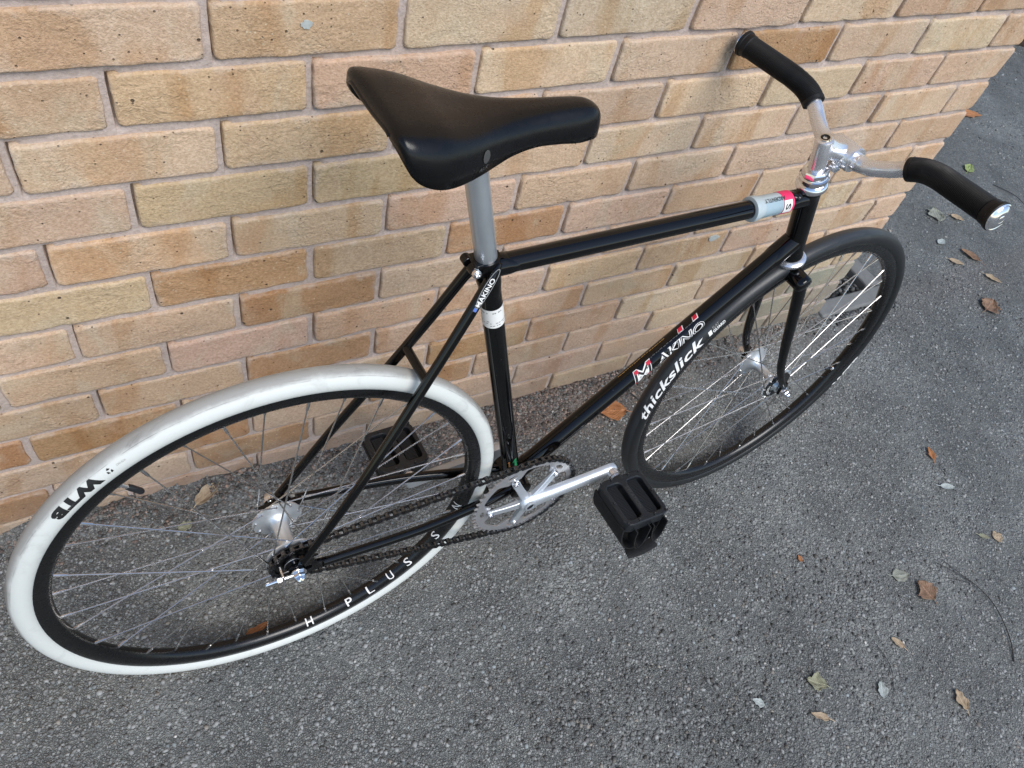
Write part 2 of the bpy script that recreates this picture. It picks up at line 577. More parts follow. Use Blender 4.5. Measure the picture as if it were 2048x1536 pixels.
def link(name, me, mat, parent=None, bevel=0.0, mtx=None):
    if mat is not None and not me.materials:
        me.materials.append(mat)
    o = bpy.data.objects.new(name, me)
    COL.objects.link(o)
    if parent is not None:
        o.parent = parent
    if mtx is not None:
        o.matrix_local = mtx
    if bevel:
        b = o.modifiers.new('bevel', 'BEVEL')
        b.width = bevel
        b.segments = 2
        b.limit_method = 'ANGLE'
        b.angle_limit = rad(35)
    return o


def empty(name, parent=None, mtx=None):
    o = bpy.data.objects.new(name, None)
    o.empty_display_size = 0.05
    COL.objects.link(o)
    if parent is not None:
        o.parent = parent
    if mtx is not None:
        o.matrix_local = mtx
    return o


def tag(o, label, cat=None, group=None, kind=None):
    o['label'] = label
    if cat:
        o['category'] = cat
    if group:
        o['group'] = group
    if kind:
        o['kind'] = kind
    return o


def plate(outline, holes, thick, to3d):
    """flat polygon with holes, extruded; to3d maps (u, v, h) to a point"""
    bm = bmesh.new()
    loops = []
    for poly in [outline] + list(holes):
        vsx = [bm.verts.new((p[0], p[1], 0)) for p in poly]
        loops.append([bm.edges.new((vsx[i], vsx[(i + 1) % len(vsx)])) for i in range(len(vsx))])
    bmesh.ops.triangle_fill(bm, use_beauty=True, use_dissolve=False, edges=[e for l in loops for e in l], normal=(0, 0, 1))
    top = list(bm.faces)
    r = bmesh.ops.extrude_face_region(bm, geom=top)
    for v in r['geom']:
        if isinstance(v, bmesh.types.BMVert):
            v.co.z += thick
    bmesh.ops.recalc_face_normals(bm, faces=bm.faces)
    me = bpy.data.meshes.new('plate')
    for v in bm.verts:
        v.co = to3d(v.co.x, v.co.y, v.co.z)
    bmesh.ops.recalc_face_normals(bm, faces=bm.faces)
    bm.to_mesh(me)
    bm.free()
    return me


def spline(pts, n=8):
    """Catmull-Rom through points (any dimension)"""
    out = []
    P = [Vector(p) for p in pts]
    for i in range(len(P) - 1):
        p0 = P[max(0, i - 1)]
        p1, p2 = P[i], P[i + 1]
        p3 = P[min(len(P) - 1, i + 2)]
        for k in range(n):
            t = k / n
            out.append(0.5 * ((2 * p1) + (p2 - p0) * t + (2 * p0 - 5 * p1 + 4 * p2 - p3) * t * t + (3 * p1 - p0 - 3 * p2 + p3) * t ** 3))
    out.append(P[-1])
    return out


def text_mesh(txt, width=None, height=1.0, bold=0.0, shear=0.0, spacing=1.0, outline=False):
    """letters as a flat mesh, u from 0 to width, v centred on 0"""
    cu = bpy.data.curves.new('txt', 'FONT')
    cu.body = txt
    cu.size = 1.0
    cu.offset = bold
    cu.shear = shear
    cu.space_character = spacing
    cu.resolution_u = 3
    if outline:
        cu.fill_mode = 'NONE'
        cu.bevel_depth = 0.028
        cu.bevel_resolution = 0
    else:
        cu.fill_mode = 'FRONT'
    ob = bpy.data.objects.new('txt', cu)
    COL.objects.link(ob)
    dg = bpy.context.evaluated_depsgraph_get()
    me = bpy.data.meshes.new_from_object(ob.evaluated_get(dg))
    bpy.data.objects.remove(ob)
    bpy.data.curves.remove(cu)
    co = np.array([v.co[:] for v in me.vertices])
    if len(co) == 0:
        return me
    lo, hi = co.min(0), co.max(0)
    sy = height / (hi[1] - lo[1])
    sx_ = width / (hi[0] - lo[0]) if width else sy
    for v in me.vertices:
        v.co = ((v.co.x - lo[0]) * sx_, (v.co.y - (lo[1] + hi[1]) / 2) * sy, 0.0)
    return me


def wrap(me, fn, step):
    """cut a flat mesh into strips and bend it with fn(u, v)"""
    bm = bmesh.new()
    bm.from_mesh(me)
    if len(bm.verts):
        us = [v.co.x for v in bm.verts]
        vs_ = [v.co.y for v in bm.verts]
        for ax, (a, b) in ((0, (min(us), max(us))), (1, (min(vs_), max(vs_)))):
            x = a + step
            while x < b:
                pl = [0, 0, 0]
                no = [0, 0, 0]
                pl[ax], no[ax] = x, 1
                bmesh.ops.bisect_plane(bm, geom=bm.verts[:] + bm.edges[:] + bm.faces[:], plane_co=pl, plane_no=no, dist=1e-7)
                x += step
        for v in bm.verts:
            v.co = fn(v.co.x, v.co.y)
    out = bpy.data.meshes.new('print')
    bm.to_mesh(out)
    bm.free()
    return out


def rect_mesh(u0, u1, v0, v1):
    me = bpy.data.meshes.new('rect')
    me.from_pydata([(u0, v0, 0), (u1, v0, 0), (u1, v1, 0), (u0, v1, 0)], [], [(0, 1, 2, 3)])
    return me


def poly_mesh(pts):
    me = bpy.data.meshes.new('poly')
    me.from_pydata([(x, y, 0) for x, y in pts], [], [tuple(range(len(pts)))])
    return me


# ------------------------------------------------------------------ ground
XC = 1.562                         # the wall's corner


def foot(x):
    """height of the grit banked against the foot of the wall"""
    pts = [(-3, .045), (-0.45, .042), (-0.26, .036), (-0.08, .030), (0.10, .014), (0.30, .004), (0.9, .002), (1.10, .014), (1.35, .012), (1.5, .004), (1.7, 0.0), (9, 0.0)]
    for (a, ha), (b, hb) in zip(pts, pts[1:]):
        if a <= x <= b:
            return ha + (hb - ha) * (x - a) / (b - a)
    return 0.0


def ground_z(x, y):
    z = 0.0022 * noise.noise((x * 2.1, y * 2.1, 3.0)) + 0.0012 * noise.noise((x * 9, y * 9, 8.0))
    if x < 1.58 and y < 0.1:
        d = max(0.0, -y)
        z += (foot(x) + 0.004) * math.exp(-d / 0.045) * (1.0 + 0.7 * noise.noise((x * 17, y * 14, 1.0)) + 0.45 * noise.noise((x * 48, y * 40, 2.0)))
    elif 1.575 < x < 1.805 and y > 0.040:
        z -= 0.03                   # gravel pocket beside the corner
    return z


def axis(lo, hi, fine, far):
    a = list(np.arange(lo, hi + fine / 2, fine))
    out, d, x = [], fine, hi
    while x < far:
        d *= 1.45
        x += d
        out.append(x)
    pre, d, x = [], fine, lo
    while x > -far:
        d *= 1.45
        x -= d
        pre.append(x)
    return pre[::-1] + a + out


gx, gy = axis(-0.9, 2.3, 0.02, 40), axis(-1.35, 0.30, 0.0165, 40)
gv = [(x, y, ground_z(x, y)) for y in gy for x in gx]
nx_ = len(gx)
gf = [(j * nx_ + i, j * nx_ + i + 1, (j + 1) * nx_ + i + 1, (j + 1) * nx_ + i) for j in range(len(gy) - 1) for i in range(nx_ - 1)]
gme = bpy.data.meshes.new('ground')
gme.from_pydata(gv, [], gf)
gme.shade_smooth()
ground = link('ground', gme, M['asphalt'])
tag(ground, 'grey worn asphalt ground in front of the brick wall', kind='structure')


def stones(name, pts, sizes, tones, mat, flat=0.55, sink=0.35, seed=1):
    """many small angular stones as one mesh (18 triangles each)"""
    rng = np.random.default_rng(seed)
    ang = np.arange(5) * 2 * PI / 5
    base = [(0, 0, 1.0)] + [(math.cos(a), math.sin(a), 0.35) for a in ang] + [(0.8 * math.cos(a + .6), 0.8 * math.sin(a + .6), -0.6) for a in ang]
    base = np.array(base)
    tri = [(0, 1 + i, 1 + (i + 1) % 5) for i in range(5)]
    for i in range(5):
        a, b, c, d = 1 + i, 1 + (i + 1) % 5, 6 + i, 6 + (i + 1) % 5
        tri += [(a, c, b), (b, c, d)]
    tri = np.array(tri)
    n = len(pts)
    V = np.repeat(base[None], n, 0) * (1 + 0.38 * (rng.random((n, 11, 3)) - 0.5) * 2)
    V *= np.stack([0.75 + 0.5 * rng.random(n), 0.75 + 0.5 * rng.random(n), flat * (0.7 + 0.6 * rng.random(n))], 1)[:, None, :]
    # random turn and slight tilt
    th = rng.random(n) * 2 * PI
    c, s = np.cos(th)[:, None], np.sin(th)[:, None]
    x, y, z = V[..., 0].copy(), V[..., 1].copy(), V[..., 2].copy()
    V[..., 0], V[..., 1] = c * x - s * y, s * x + c * y
    ti = ((rng.random(n) - .5) * 0.9)[:, None]
    V[..., 2] = z + V[..., 0] * ti
    V *= np.asarray(sizes)[:, None, None]
    P = np.asarray(pts, float)
    V += P[:, None, :]
    V[..., 2] += (np.asarray(sizes) * flat * (1 - 2 * sink))[:, None] * 0.5
    F = (tri[None] + (np.arange(n) * 11)[:, None, None]).reshape(-1, 3)
    me = bpy.data.meshes.new(name)
    me.vertices.add(n * 11)
    me.vertices.foreach_set('co', V.reshape(-1).astype(np.float32))
    me.loops.add(len(F) * 3)
    me.loops.foreach_set('vertex_index', F.reshape(-1).astype(np.int32))
    me.polygons.add(len(F))
    me.polygons.foreach_set('loop_start', (np.arange(len(F)) * 3).astype(np.int32))
    me.polygons.foreach_set('loop_total', np.full(len(F), 3, np.int32))
    me.update()
    me.validate()
    ca = me.color_attributes.new('tone', 'FLOAT_COLOR', 'POINT')
    col = np.ones((n, 11, 4), np.float32)
    col[..., :3] = np.asarray(tones)[:, None, :]
    ca.data.foreach_set('color', col.reshape(-1))
    return link(name, me, mat)


rng = np.random.default_rng(11)


def tones_for(n, lo=0.095, hi=0.33, warm=0.03, rng=rng):
    g = lo + (hi - lo) * rng.random(n) ** 1.5
    t = np.stack([g * 0.985, g * 1.01, g * 0.98], 1)
    w = rng.random(n) < warm
    t[w] = t[w] * np.array([1.12, 1.0, 0.90])
    b = rng.random(n) < 0.08
    t[b] = t[b] * np.array([0.95, 1.03, 1.08])
    return t


# exposed aggregate standing out of the asphalt (too many and too small to pick apart)
N = 85000
px = rng.uniform(-0.75, 2.3, N)
py = rng.uniform(-1.3, 0.02, N)
dcam = np.hypot(px + 0.15, py + 0.83)
keep = (rng.random(N) < np.clip(1.25 - 0.35 * dcam, 0.25, 1)) & ~((px > 1.56) & (py > -0.02))
px, py = px[keep], py[keep]
sz = 0.0014 + 0.0034 * rng.random(len(px)) ** 2.4
pz = np.array([ground_z(a, b) for a, b in zip(px, py)])
tn = tones_for(len(px))
wallish = (py > -0.09 - 0.06 * rng.random(len(px))) & (px > 0.28 + 0.2 * rng.random(len(px))) & (px < 0.95) & (rng.random(len(px)) < 0.6)
tn[wallish] = tn[wallish] * np.array([1.55, 1.10, 0.92])
o = stones('asphalt_aggregate', np.stack([px, py, pz], 1), sz, tn, M['chips'], 0.40, 0.72, 3)
tag(o, 'small grey stones set in the worn asphalt surface', 'stones', kind='stuff')

# coarser, sparser stones on the far stretch beyond the corner
K = 9000
px = rng.uniform(1.6, 4.4, K)
py = rng.uniform(-0.9, 1.5, K)
ok = ~((px < 1.9) & (py > -0.05))
px, py = px[ok], py[ok]
o = stones('asphalt_aggregate', np.stack([px, py, np.zeros(len(px))], 1), 0.0022 + 0.0040 * rng.random(len(px)) ** 2.2, tones_for(len(px)), M['chips'], 0.36, 0.85, 33)
tag(o, 'small grey stones set in the asphalt beyond the wall corner', 'stones', kind='stuff')

# looser grit: along the foot of the wall and in worn patches of the surface
pts = []
for cx, cy, sx_, sy_, k in [(0.30, -0.045, .40, .030, 1500), (0.62, -0.06, .22, .035, 900), (-0.2, -0.03, .28, .022, 700), (1.2, -0.035, .25, .020, 500),
                            (0.42, -0.66, .10, .05, 500), (0.62, -0.78, .14, .06, 700), (0.98, -0.66, .16, .08, 600), (0.35, -0.86, .15, .06, 600), (0.5, -0.010, .55, .008, 2600), (-0.2, -0.012, .3, .008, 900), (1.25, -0.010, .2, .007, 600)]:
    a = rng.normal(cx, sx_, k)
    b = rng.normal(cy, sy_, k)
    pts += [(x, y) for x, y in zip(a, b) if y < -0.004 and x < 1.54]
pts = np.array(pts)
sz = 0.0014 + 0.0034 * rng.random(len(pts)) ** 2.6
tn = tones_for(len(pts), 0.05, 0.22, 0.1)
ww = (pts[:, 1] > -0.16) & (pts[:, 0] > -0.5)
tn[ww] = tn[ww] * np.where(rng.random(ww.sum())[:, None] < 0.55, np.array([[1.45, 1.08, 0.92]]), np.array([[1.0, 0.95, 0.9]]))
pz = np.array([ground_z(a, b) for a, b in pts])
o = stones('loose_grit', np.column_stack([pts, pz]), sz, tn, M['chips'], 0.6, 0.25, 5)
tag(o, 'loose reddish and grey grit along the foot of the wall', 'grit', kind='stuff')

# pale crumbs and bits of straw scattered over the asphalt
K = 620
px = rng.uniform(-0.7, 2.3, K)
py = rng.uniform(-1.25, 0.1, K)
ok = ~((px < 1.6) & (py > -0.01))
px, py = px[ok], py[ok]
g = 0.30 + 0.35 * rng.random(len(px))
tn = np.stack([g, g * 0.97, g * 0.90], 1)
pz = np.array([ground_z(a, b) + 0.001 for a, b in zip(px, py)])
o = stones('pale_crumbs', np.stack([px, py, pz], 1), 0.0009 + 0.0021 * rng.random(len(px)) ** 2.5, tn, M['chips'], 0.5, 0.2, 9)
tag(o, 'tiny pale crumbs and flecks scattered over the asphalt', 'crumbs', kind='stuff')

# gravel pocket at the corner, held by two concrete edgings
pts, sizes = [], []
for _ in range(900):
    x, y = rng.uniform(1.57, 1.805), rng.uniform(0.04, 0.75)
    pts.append((x, y, -0.026 + 0.012 * rng.random()))
    sizes.append(0.005 + 0.006 * rng.random())
o = stones('corner_gravel', pts, sizes, tones_for(len(pts), 0.025, 0.20, 0.05), M['gravel'], 0.7, 0.2, 13)
tag(o, 'dark loose gravel in the pocket beside the wall corner', 'gravel', kind='stuff')
pts = []
for _ in range(300):
    x = rng.uniform(1.50, 1.86)
    pts.append((x, rng.normal(-0.035, 0.010), 0.002))
o = stones('kerb_grit', pts, 0.003 + 0.005 * rng.random(len(pts)), tones_for(len(pts), 0.03, 0.24, 0.05), M['gravel'], 0.6, 0.3, 15)
tag(o, 'line of dark grit along the front of the concrete edging', 'grit', kind='stuff')


def edging(lo, hi, label):
    mb = MB()
    mb.box(lo, hi)
    e = mb.build('concrete_edging', M['concrete'], None, 0, 0.006)
    tag(e, label, 'edging')


edging((1.568, -0.018, -0.08), (1.874, 0.036, 0.012), 'grey concrete edging strip running on in line with the wall face')
edging((1.808, 0.044, -0.08), (1.864, 0.95, 0.010), 'grey concrete edging strip running back beside the dark gravel')
# ------------------------------------------------------------------ brick wall
wall = empty('brick_wall')
wall.location = (0, 0, 0)
tag(wall, 'buff and yellow brick wall with pale recessed mortar joints', 'wall')
BL, BH, BP, BC = 0.215, 0.065, 0.225, 0.075


def brick_mesh(L, H, D, seed):
    """brick with a ragged, rounded front face; front at y = 0, body behind"""
    r = random.Random(seed)
    so = r.random() * 100

    def line(n_in, T):
        a = [0, 0.0012, 0.0032, 0.0065, 0.011]
        return a + [0.011 + (T - 0.022) * (i + 1) / (n_in + 1) for i in range(n_in)] + [T - q for q in a[::-1]]
    xs, zs = line(max(4, int(L / 0.015)), L), line(4, H)
    vs_, edge = [], []
    rr = 0.0027
    for z in zs:
        for x in xs:
            dx, dz = min(x, L - x), min(z, H - z)
            # rounded corners in the face plane
            cr = 0.0065
            d = min(dx, dz)
            if dx < cr and dz < cr:
                d = max(0.0, cr - math.hypot(cr - dx, cr - dz))
            y = 0.0
            if d < rr:
                y = rr - math.sqrt(max(0, rr * rr - (rr - d) ** 2))
            y += 0.0011 * noise.noise((x * 18, z * 18, so)) + 0.0007 * noise.noise((x * 55, z * 55, so + 9))
            y += 0.0060 * max(0, noise.noise((x * 26, z * 30, so + 31)) - 0.25) * (1 if d < 0.014 else 0.22)
            # the outline wanders
            ox = 0.0018 * noise.noise((z * 45, so + 3, 0)) + 0.0010 * noise.noise((z * 140, so + 3, 5))
            oz = 0.0022 * noise.noise((x * 24, so + 7, 0)) + 0.0014 * noise.noise((x * 110, so + 7, 5))
            kx = 1 - min(1, dx / 0.02)
            kz = 1 - min(1, dz / 0.02)
            # pull the corner points in
            qx, qz = x, z
            if dx < cr and dz < cr:
                cx = cr if x < L / 2 else L - cr
                cz = cr if z < H / 2 else H - cr
                vx, vz = x - cx, z - cz
                m = max(abs(vx), abs(vz))
                h = math.hypot(vx, vz)
                if h > 1e-9:
                    qx, qz = cx + vx * m / h, cz + vz * m / h
            vs_.append((qx + ox * kx, y, qz + oz * kz))
            edge.append(max(0.0, 1 - d / 0.016))
    nx, nz = len(xs), len(zs)
    fs = [(j * nx + i, j * nx + i + 1, (j + 1) * nx + i + 1, (j + 1) * nx + i) for j in range(nz - 1) for i in range(nx - 1)]
    ring = list(range(nx)) + [j * nx + nx - 1 for j in range(1, nz)] + [(nz - 1) * nx + i for i in range(nx - 2, -1, -1)] + [j * nx for j in range(nz - 2, 0, -1)]
    b = len(vs_)
    for i in ring:
        x, y, z = vs_[i]
        vs_.append((x, D, z))
        edge.append(1.0)
    k = len(ring)
    fs += [(ring[i], b + i, b + (i + 1) % k, ring[(i + 1) % k]) for i in range(k)]
    me = bpy.data.meshes.new('brick')
    me.from_pydata(vs_, [], fs)
    me.shade_smooth()
    at = me.attributes.new('edge', 'FLOAT', 'POINT')
    at.data.foreach_set('value', np.array(edge, np.float32))
    me.materials.append(M['brick'])
    return me


full = [brick_mesh(BL, BH, 0.09, 100 + i) for i in range(14)]
half = [brick_mesh(0.1025, BH, 0.21, 300 + i) for i in range(6)]

YEL, TAN, BUF, PIN, BRN, GRY, GRN = (0.56, 0.405, 0.225), (0.50, 0.345, 0.215), (0.61, 0.475, 0.320), (0.57, 0.395, 0.285), (0.43, 0.265, 0.150), (0.29, 0.275, 0.225), (0.57, 0.475, 0.330)
# what the photograph shows brick by brick where one stands out (course, position)
KNOWN = {(0, -1): BUF, (0, 0): YEL, (0, 1): BUF, (0, 2): GRN, (0, 3): BUF, (0, 4): BUF, (1, -1.5): YEL, (1, -.5): YEL, (1, .5): TAN, (1, 1.5): BUF, (1, 2.5): BUF, (1, 3.5): BRN, (1, 4.5): BUF,
         (2, -2): PIN, (2, -1): GRN, (2, 0): YEL, (2, 2): PIN, (2, 3): BUF, (2, 4): BUF, (3, -1.5): PIN, (3, -.5): YEL, (3, .5): YEL, (3, 1.5): BUF, (3, 2.5): GRN, (3, 3.5): BUF, (3, 4.5): BUF,
         (4, -2): TAN, (4, -1): YEL, (4, 0): YEL, (4, 1): PIN, (4, 2): TAN, (4, 3): BUF, (4, 4): PIN, (5, -1.5): YEL, (5, -.5): BRN, (5, .5): TAN, (5, 1.5): BRN, (5, 2.5): PIN, (5, 3.5): TAN,
         (6, -2): PIN, (6, -1): TAN, (6, 0): BRN, (6, 1): PIN, (6, 2): TAN, (6, 3): TAN, (6, 4): BUF, (7, -1.5): TAN, (7, -.5): PIN, (7, .5): TAN, (7, 1.5): PIN, (7, 2.5): YEL, (7, 3.5): TAN,
         (8, -2): TAN, (8, -1): TAN, (8, 0): BRN, (8, 1): PIN, (8, 2): TAN, (8, 3): TAN, (8, 4): GRN, (9, 2.5): TAN, (9, 3.5): GRN, (9, 4.5): BUF, (10, 3): PIN, (10, 4): BUF}


def brick_colour(r, c, rg):
    k = KNOWN.get((r, c))
    if k is None:
        if r >= 10 and c >= 5:
            k = GRY
        elif r >= 9 and c >= 5:
            k = GRN
        elif r >= 8 and c < 3:
            k = rg.choice([PIN, PIN, TAN, BRN])
        elif c >= 5:
            k = rg.choice([BUF, BUF, BUF, GRN, TAN])
        else:
            k = rg.choice([YEL, TAN, BUF, BUF, PIN, GRN])
    # pinker courses low on the left; tones vary, most drawn to a mean
    g = 0.92 + 0.16 * rg.random()
    k = tuple(x + 0.50 * (m - x) for x, m in zip(k, (0.560, 0.412, 0.310))) if k not in (GRY, BRN) else k
    return tuple(min(1, x * g * (0.97 + 0.06 * rg.random())) for x in k)


rg = random.Random(21)
R0, R1 = -6, 12
for r in range(R0, R1 + 1):
    odd = r % 2
    c = -5.0 - (0.5 if odd else 0)
    while c < 7 - 0.01:
        last_half = odd and abs(c - 6.5) < 0.01
        me = rg.choice(half) if last_half else rg.choice(full)
        b = bpy.data.objects.new('brick', me)
        COL.objects.link(b)
        b.parent = wall
        z = ZG - r * BC
        turn = rg.random() < 0.5 and not last_half
        x = c * BP
        b.location = (x + rg.uniform(-.0012, .0012), rg.uniform(-.0014, .0014), z + rg.uniform(-.0010, .0010))
        b.rotation_euler = (rg.uniform(-.006, .006), rg.uniform(-.004, .004), rg.uniform(-.005, .005))
        b.color = (*brick_colour(r, c, rg), 1)
        c += 1

# mortar: one bed with wandering, hollow joints a little behind the brick faces
mzs = list(np.arange(ZG - 12.3 * BC - 0.12, ZG + 6 * BC + 0.075, 0.0125))
crack_x = [k * BP / 2 - 0.0012 for k in range(-10, 14)]
mxs = sorted([x for x in np.arange(-5.5 * BP, XC - 0.006, 0.0125) if min(abs(x - q) for q in crack_x) > 0.0035] + [q + d for q in crack_x for d in (-0.0022, -0.0012, 0.0, 0.0030)] + [XC - 0.006])
vs_, fs = [], []
for z in mzs:
    for x in mxs:
        y = 0.0050 + 0.0014 * noise.noise((x * 15, z * 15, 4)) + 0.0014 * noise.noise((x * 60, z * 60, 6))
        k = round((x + 0.0012) / (BP / 2))
        if abs(x - (k * BP / 2 - 0.0012)) < 1e-6 or abs(x - (k * BP / 2 + 0.0018)) < 1e-6:
            # shrinkage gap where the upright joint has come away from the brick's left end
            r_ = math.ceil((ZG - z) / BC - 1e-6)
            zz = z - (ZG - r_ * BC)
            if (r_ % 2) == (k % 2) and 0.002 < zz < 0.062 and noise.noise((k * 3.1, r_ * 5.3, 0.5)) > -0.42:
                y += 0.016
        vs_.append((x, y, z))
n = len(mxs)
fs = [(j * n + i, j * n + i + 1, (j + 1) * n + i + 1, (j + 1) * n + i) for j in range(len(mzs) - 1) for i in range(n - 1)]
b0 = len(vs_)
for z in mzs:                      # the return round the corner
    vs_.append((XC - 0.007, 0.30, z))
fs += [(j * n + n - 1, b0 + j, b0 + j + 1, (j + 1) * n + n - 1) for j in range(len(mzs) - 1)]
mm = bpy.data.meshes.new('mortar')
mm.from_pydata(vs_, [], fs)
mm.shade_smooth()
link('mortar', mm, M['mortar'], wall)
# the rest of the house wall, above and to the left of what the photograph shows
mb = MB()
top = ZG + 6 * BC + 0.0725
mb.box((-5.5 * BP, 0.0, top), (XC, 0.30, 3.2))
mb.box((-9.0, 0.0, -0.1), (-5.5 * BP - 0.006, 0.30, 3.2))
mb.box((-5.5 * BP, 0.10, -0.1), (XC - 0.012, 0.30, top - 0.002))
mb.box((XC - 0.30, 0.303, -0.1), (XC, 5.0, 3.2))
mb.build('house_wall', M['far_brick'], wall, 0)
# scraps of pale paint and lime left on single bricks
for x, z, w_, h_, sd, y in [(0.103, ZG + 0.038, .0075, .0055, 1, -.0012), (0.965, ZG - 7 * BC + 0.054, .015, .0075, 2, -.0012)]:
    rg2 = random.Random(sd)
    pts = []
    for i in range(22):
        a = 2 * PI * i / 22
        q = 0.75 + 0.3 * rg2.random()
        pts.append((x + w_ * q * math.cos(a), z + h_ * q * math.sin(a)))
    me = bpy.data.meshes.new('paint_scrap')
    me.from_pydata([(a, y, b) for a, b in pts] + [(a, y + 0.004, b) for a, b in pts], [], [tuple(range(22))[::-1]] + [(i, (i + 1) % 22, 22 + (i + 1) % 22, 22 + i) for i in range(22)])
    link('paint_scrap', me, simple('lime_scrap', (0.40, 0.43, 0.41), 0.9, var=0.3, vscale=200, bump=(400, .5, .001)), wall)
# ------------------------------------------------------------------ bicycle
# bike space: s forward from the rear axle, t up in the frame's plane, w out towards the drive side
RW = 0.341
HV, UV, OV = Vector((0.999671, 0.025631, 0.0)), Vector((-0.002096, 0.081732, 0.996652)), Vector((0.025545, -0.996325, 0.081759))
hub = Vector((-0.032106, -0.316687, -0.552161 + ZG))
bm4 = Matrix((HV, -OV, UV)).transposed().to_4x4()
bm4.translation = hub - UV * RW
bike = empty('bicycle')
bike.matrix_world = bm4
tag(bike, 'black track bicycle with a white rear tyre leaning against the brick wall', 'bicycle')


def B(s, t, w=0.0):
    return Vector((s, -w, t + RW))


AX = Vector((0, -1, 0))            # axle direction, towards the drive side
HA = rad(73.5)
HD = Vector((-math.cos(HA), 0, math.sin(HA)))       # head axis, upwards


def head(t, off=0.0):
    """point on the head axis at height t"""
    return B(0.8165 - (t - 0.4) / math.tan(HA), t)


o_ = head(0.4)
STEER = Matrix.Translation(o_) @ Matrix.Rotation(0.041, 4, HD) @ Matrix.Translation(-o_)
BB = (0.392, -0.057)
FH = (0.9604, -0.0047)


def part(name, parent=bike, label=None, steer=False):
    o = empty(name, parent, STEER if steer else None)
    if label:
        o['label'] = label
    return o


# ---- frame
frame = part('frame', label='gloss black lugged steel frame')
P = M['paint']


def tube(name, a, b, r, parent=frame, n=24, mat=P, ra=None):
    mb = MB()
    a, b = Vector(a), Vector(b)
    k = 14
    mb.tube([a.lerp(b, i / k) for i in range(k + 1)], [r + ((ra or r) - r) * i / k for i in range(k + 1)], n)
    return mb.build(name, mat, parent)


ST_TOP = B(0.2628, 0.455)
sd = (ST_TOP - B(*BB)).normalized()
tube('seat_tube', B(*BB), ST_TOP, 0.0143)
TT0, TT1 = B(0.2665, 0.4405), head(0.4400)
tube('top_tube', TT0, TT1, 0.0132)
DT0, DT1 = B(*BB), B(0.8285, 0.3585)
tube('down_tube', DT0, DT1, 0.0152)
mb = MB()
ht = head(0.392)
L0, L1 = (head(0.322) - ht).dot(HD), (head(0.4585) - ht).dot(HD)
mb.lathe([(0.0168, L0), (0.0182, L0 + .001), (0.0182, L0 + .006), (0.0172, L0 + .008), (0.0168, L0 + .03), (0.0168, L1 - .03), (0.0172, L1 - .008), (0.0182, L1 - .006), (0.0182, L1 - .001), (0.0168, L1)], ht, HD, 32)
mb.build('head_tube', P, frame)
mb = MB()
mb.lathe([(0.016, -.034), (0.0195, -.0335), (0.0195, .0335), (0.016, .034)], B(*BB), AX, 32)
mb.build('bottom_bracket_shell', P, frame)


def lug(name, origin, d, r, ln, tip):
    """sleeve round a tube whose free end runs out in points"""
    d = Vector(d).normalized()
    ref = Vector((0, 1, 0))
    e1 = (ref - d * ref.dot(d)).normalized()
    e2 = d.cross(e1)
    n = 40
    mb = MB()
    vs_ = []
    for k in range(7):
        for j in range(n):
            a = 2 * PI * j / n
            end = ln + tip * (abs(math.cos(a)) ** 3)
            q = k / 6
            rr = r if k < 6 else r - 0.0011
            vs_.append(Vector(origin) + d * (end * q) + e1 * (rr * math.cos(a)) + e2 * (rr * math.sin(a)))
    mb.add(vs_, [(k * n + j, k * n + (j + 1) % n, (k + 1) * n + (j + 1) % n, (k + 1) * n + j) for k in range(6) for j in range(n)])
    return mb.build(name, P, frame)


td = (TT1 - TT0).normalized()
dd = (DT1 - DT0).normalized()
lug('lug', TT1, -td, 0.0145, 0.030, 0.020)
lug('lug', DT1, -dd, 0.0165, 0.034, 0.020)
lug('lug', TT0, td, 0.0145, 0.024, 0.016)
lug('lug', ST_TOP - sd * 0.001, -sd, 0.0158, 0.040, 0.024)
lug('lug', DT0, dd, 0.0165, 0.034, 0.018)
lug('lug', B(*BB), sd, 0.0156, 0.034, 0.018)
mb = MB()
mb.lathe([(0.0139, -.012), (0.0166, -.012), (0.0170, .001), (0.0166, .0025), (0.0139, .0025)], ST_TOP, sd, 32)
mb.build('seat_lug', P, frame)
# binder ears and bolt behind the seat tube
mb = MB()
ear = ST_TOP + Vector((-0.0205, 0, -0.0050))
for w in (-1, 1):
    mb.tube([ear + AX * (w * 0.0035), ear + AX * (w * 0.0150)], [0.0066, 0.0066], 16)
mb.box((ear.x, -0.0130, ear.z - 0.005), (ear.x + 0.012, 0.0130, ear.z + 0.006))
mb.build('seat_binder', P, frame, bevel=0.001)
mb = MB()
mb.lathe([(0.0026, .0120), (0.0026, .0205), (0.0052, .0205), (0.0056, .0160), (0.0056, .0140)][::-1], ear, AX, 16)
mb.lathe([(0.0056, .015), (0.0056, .0195), (0.0036, .0215), (0.0026, .0215), (0.0026, .0185), (0, .0185)], ear, AX, 16)
mb.build('binder_bolt', M['chrome'], frame)

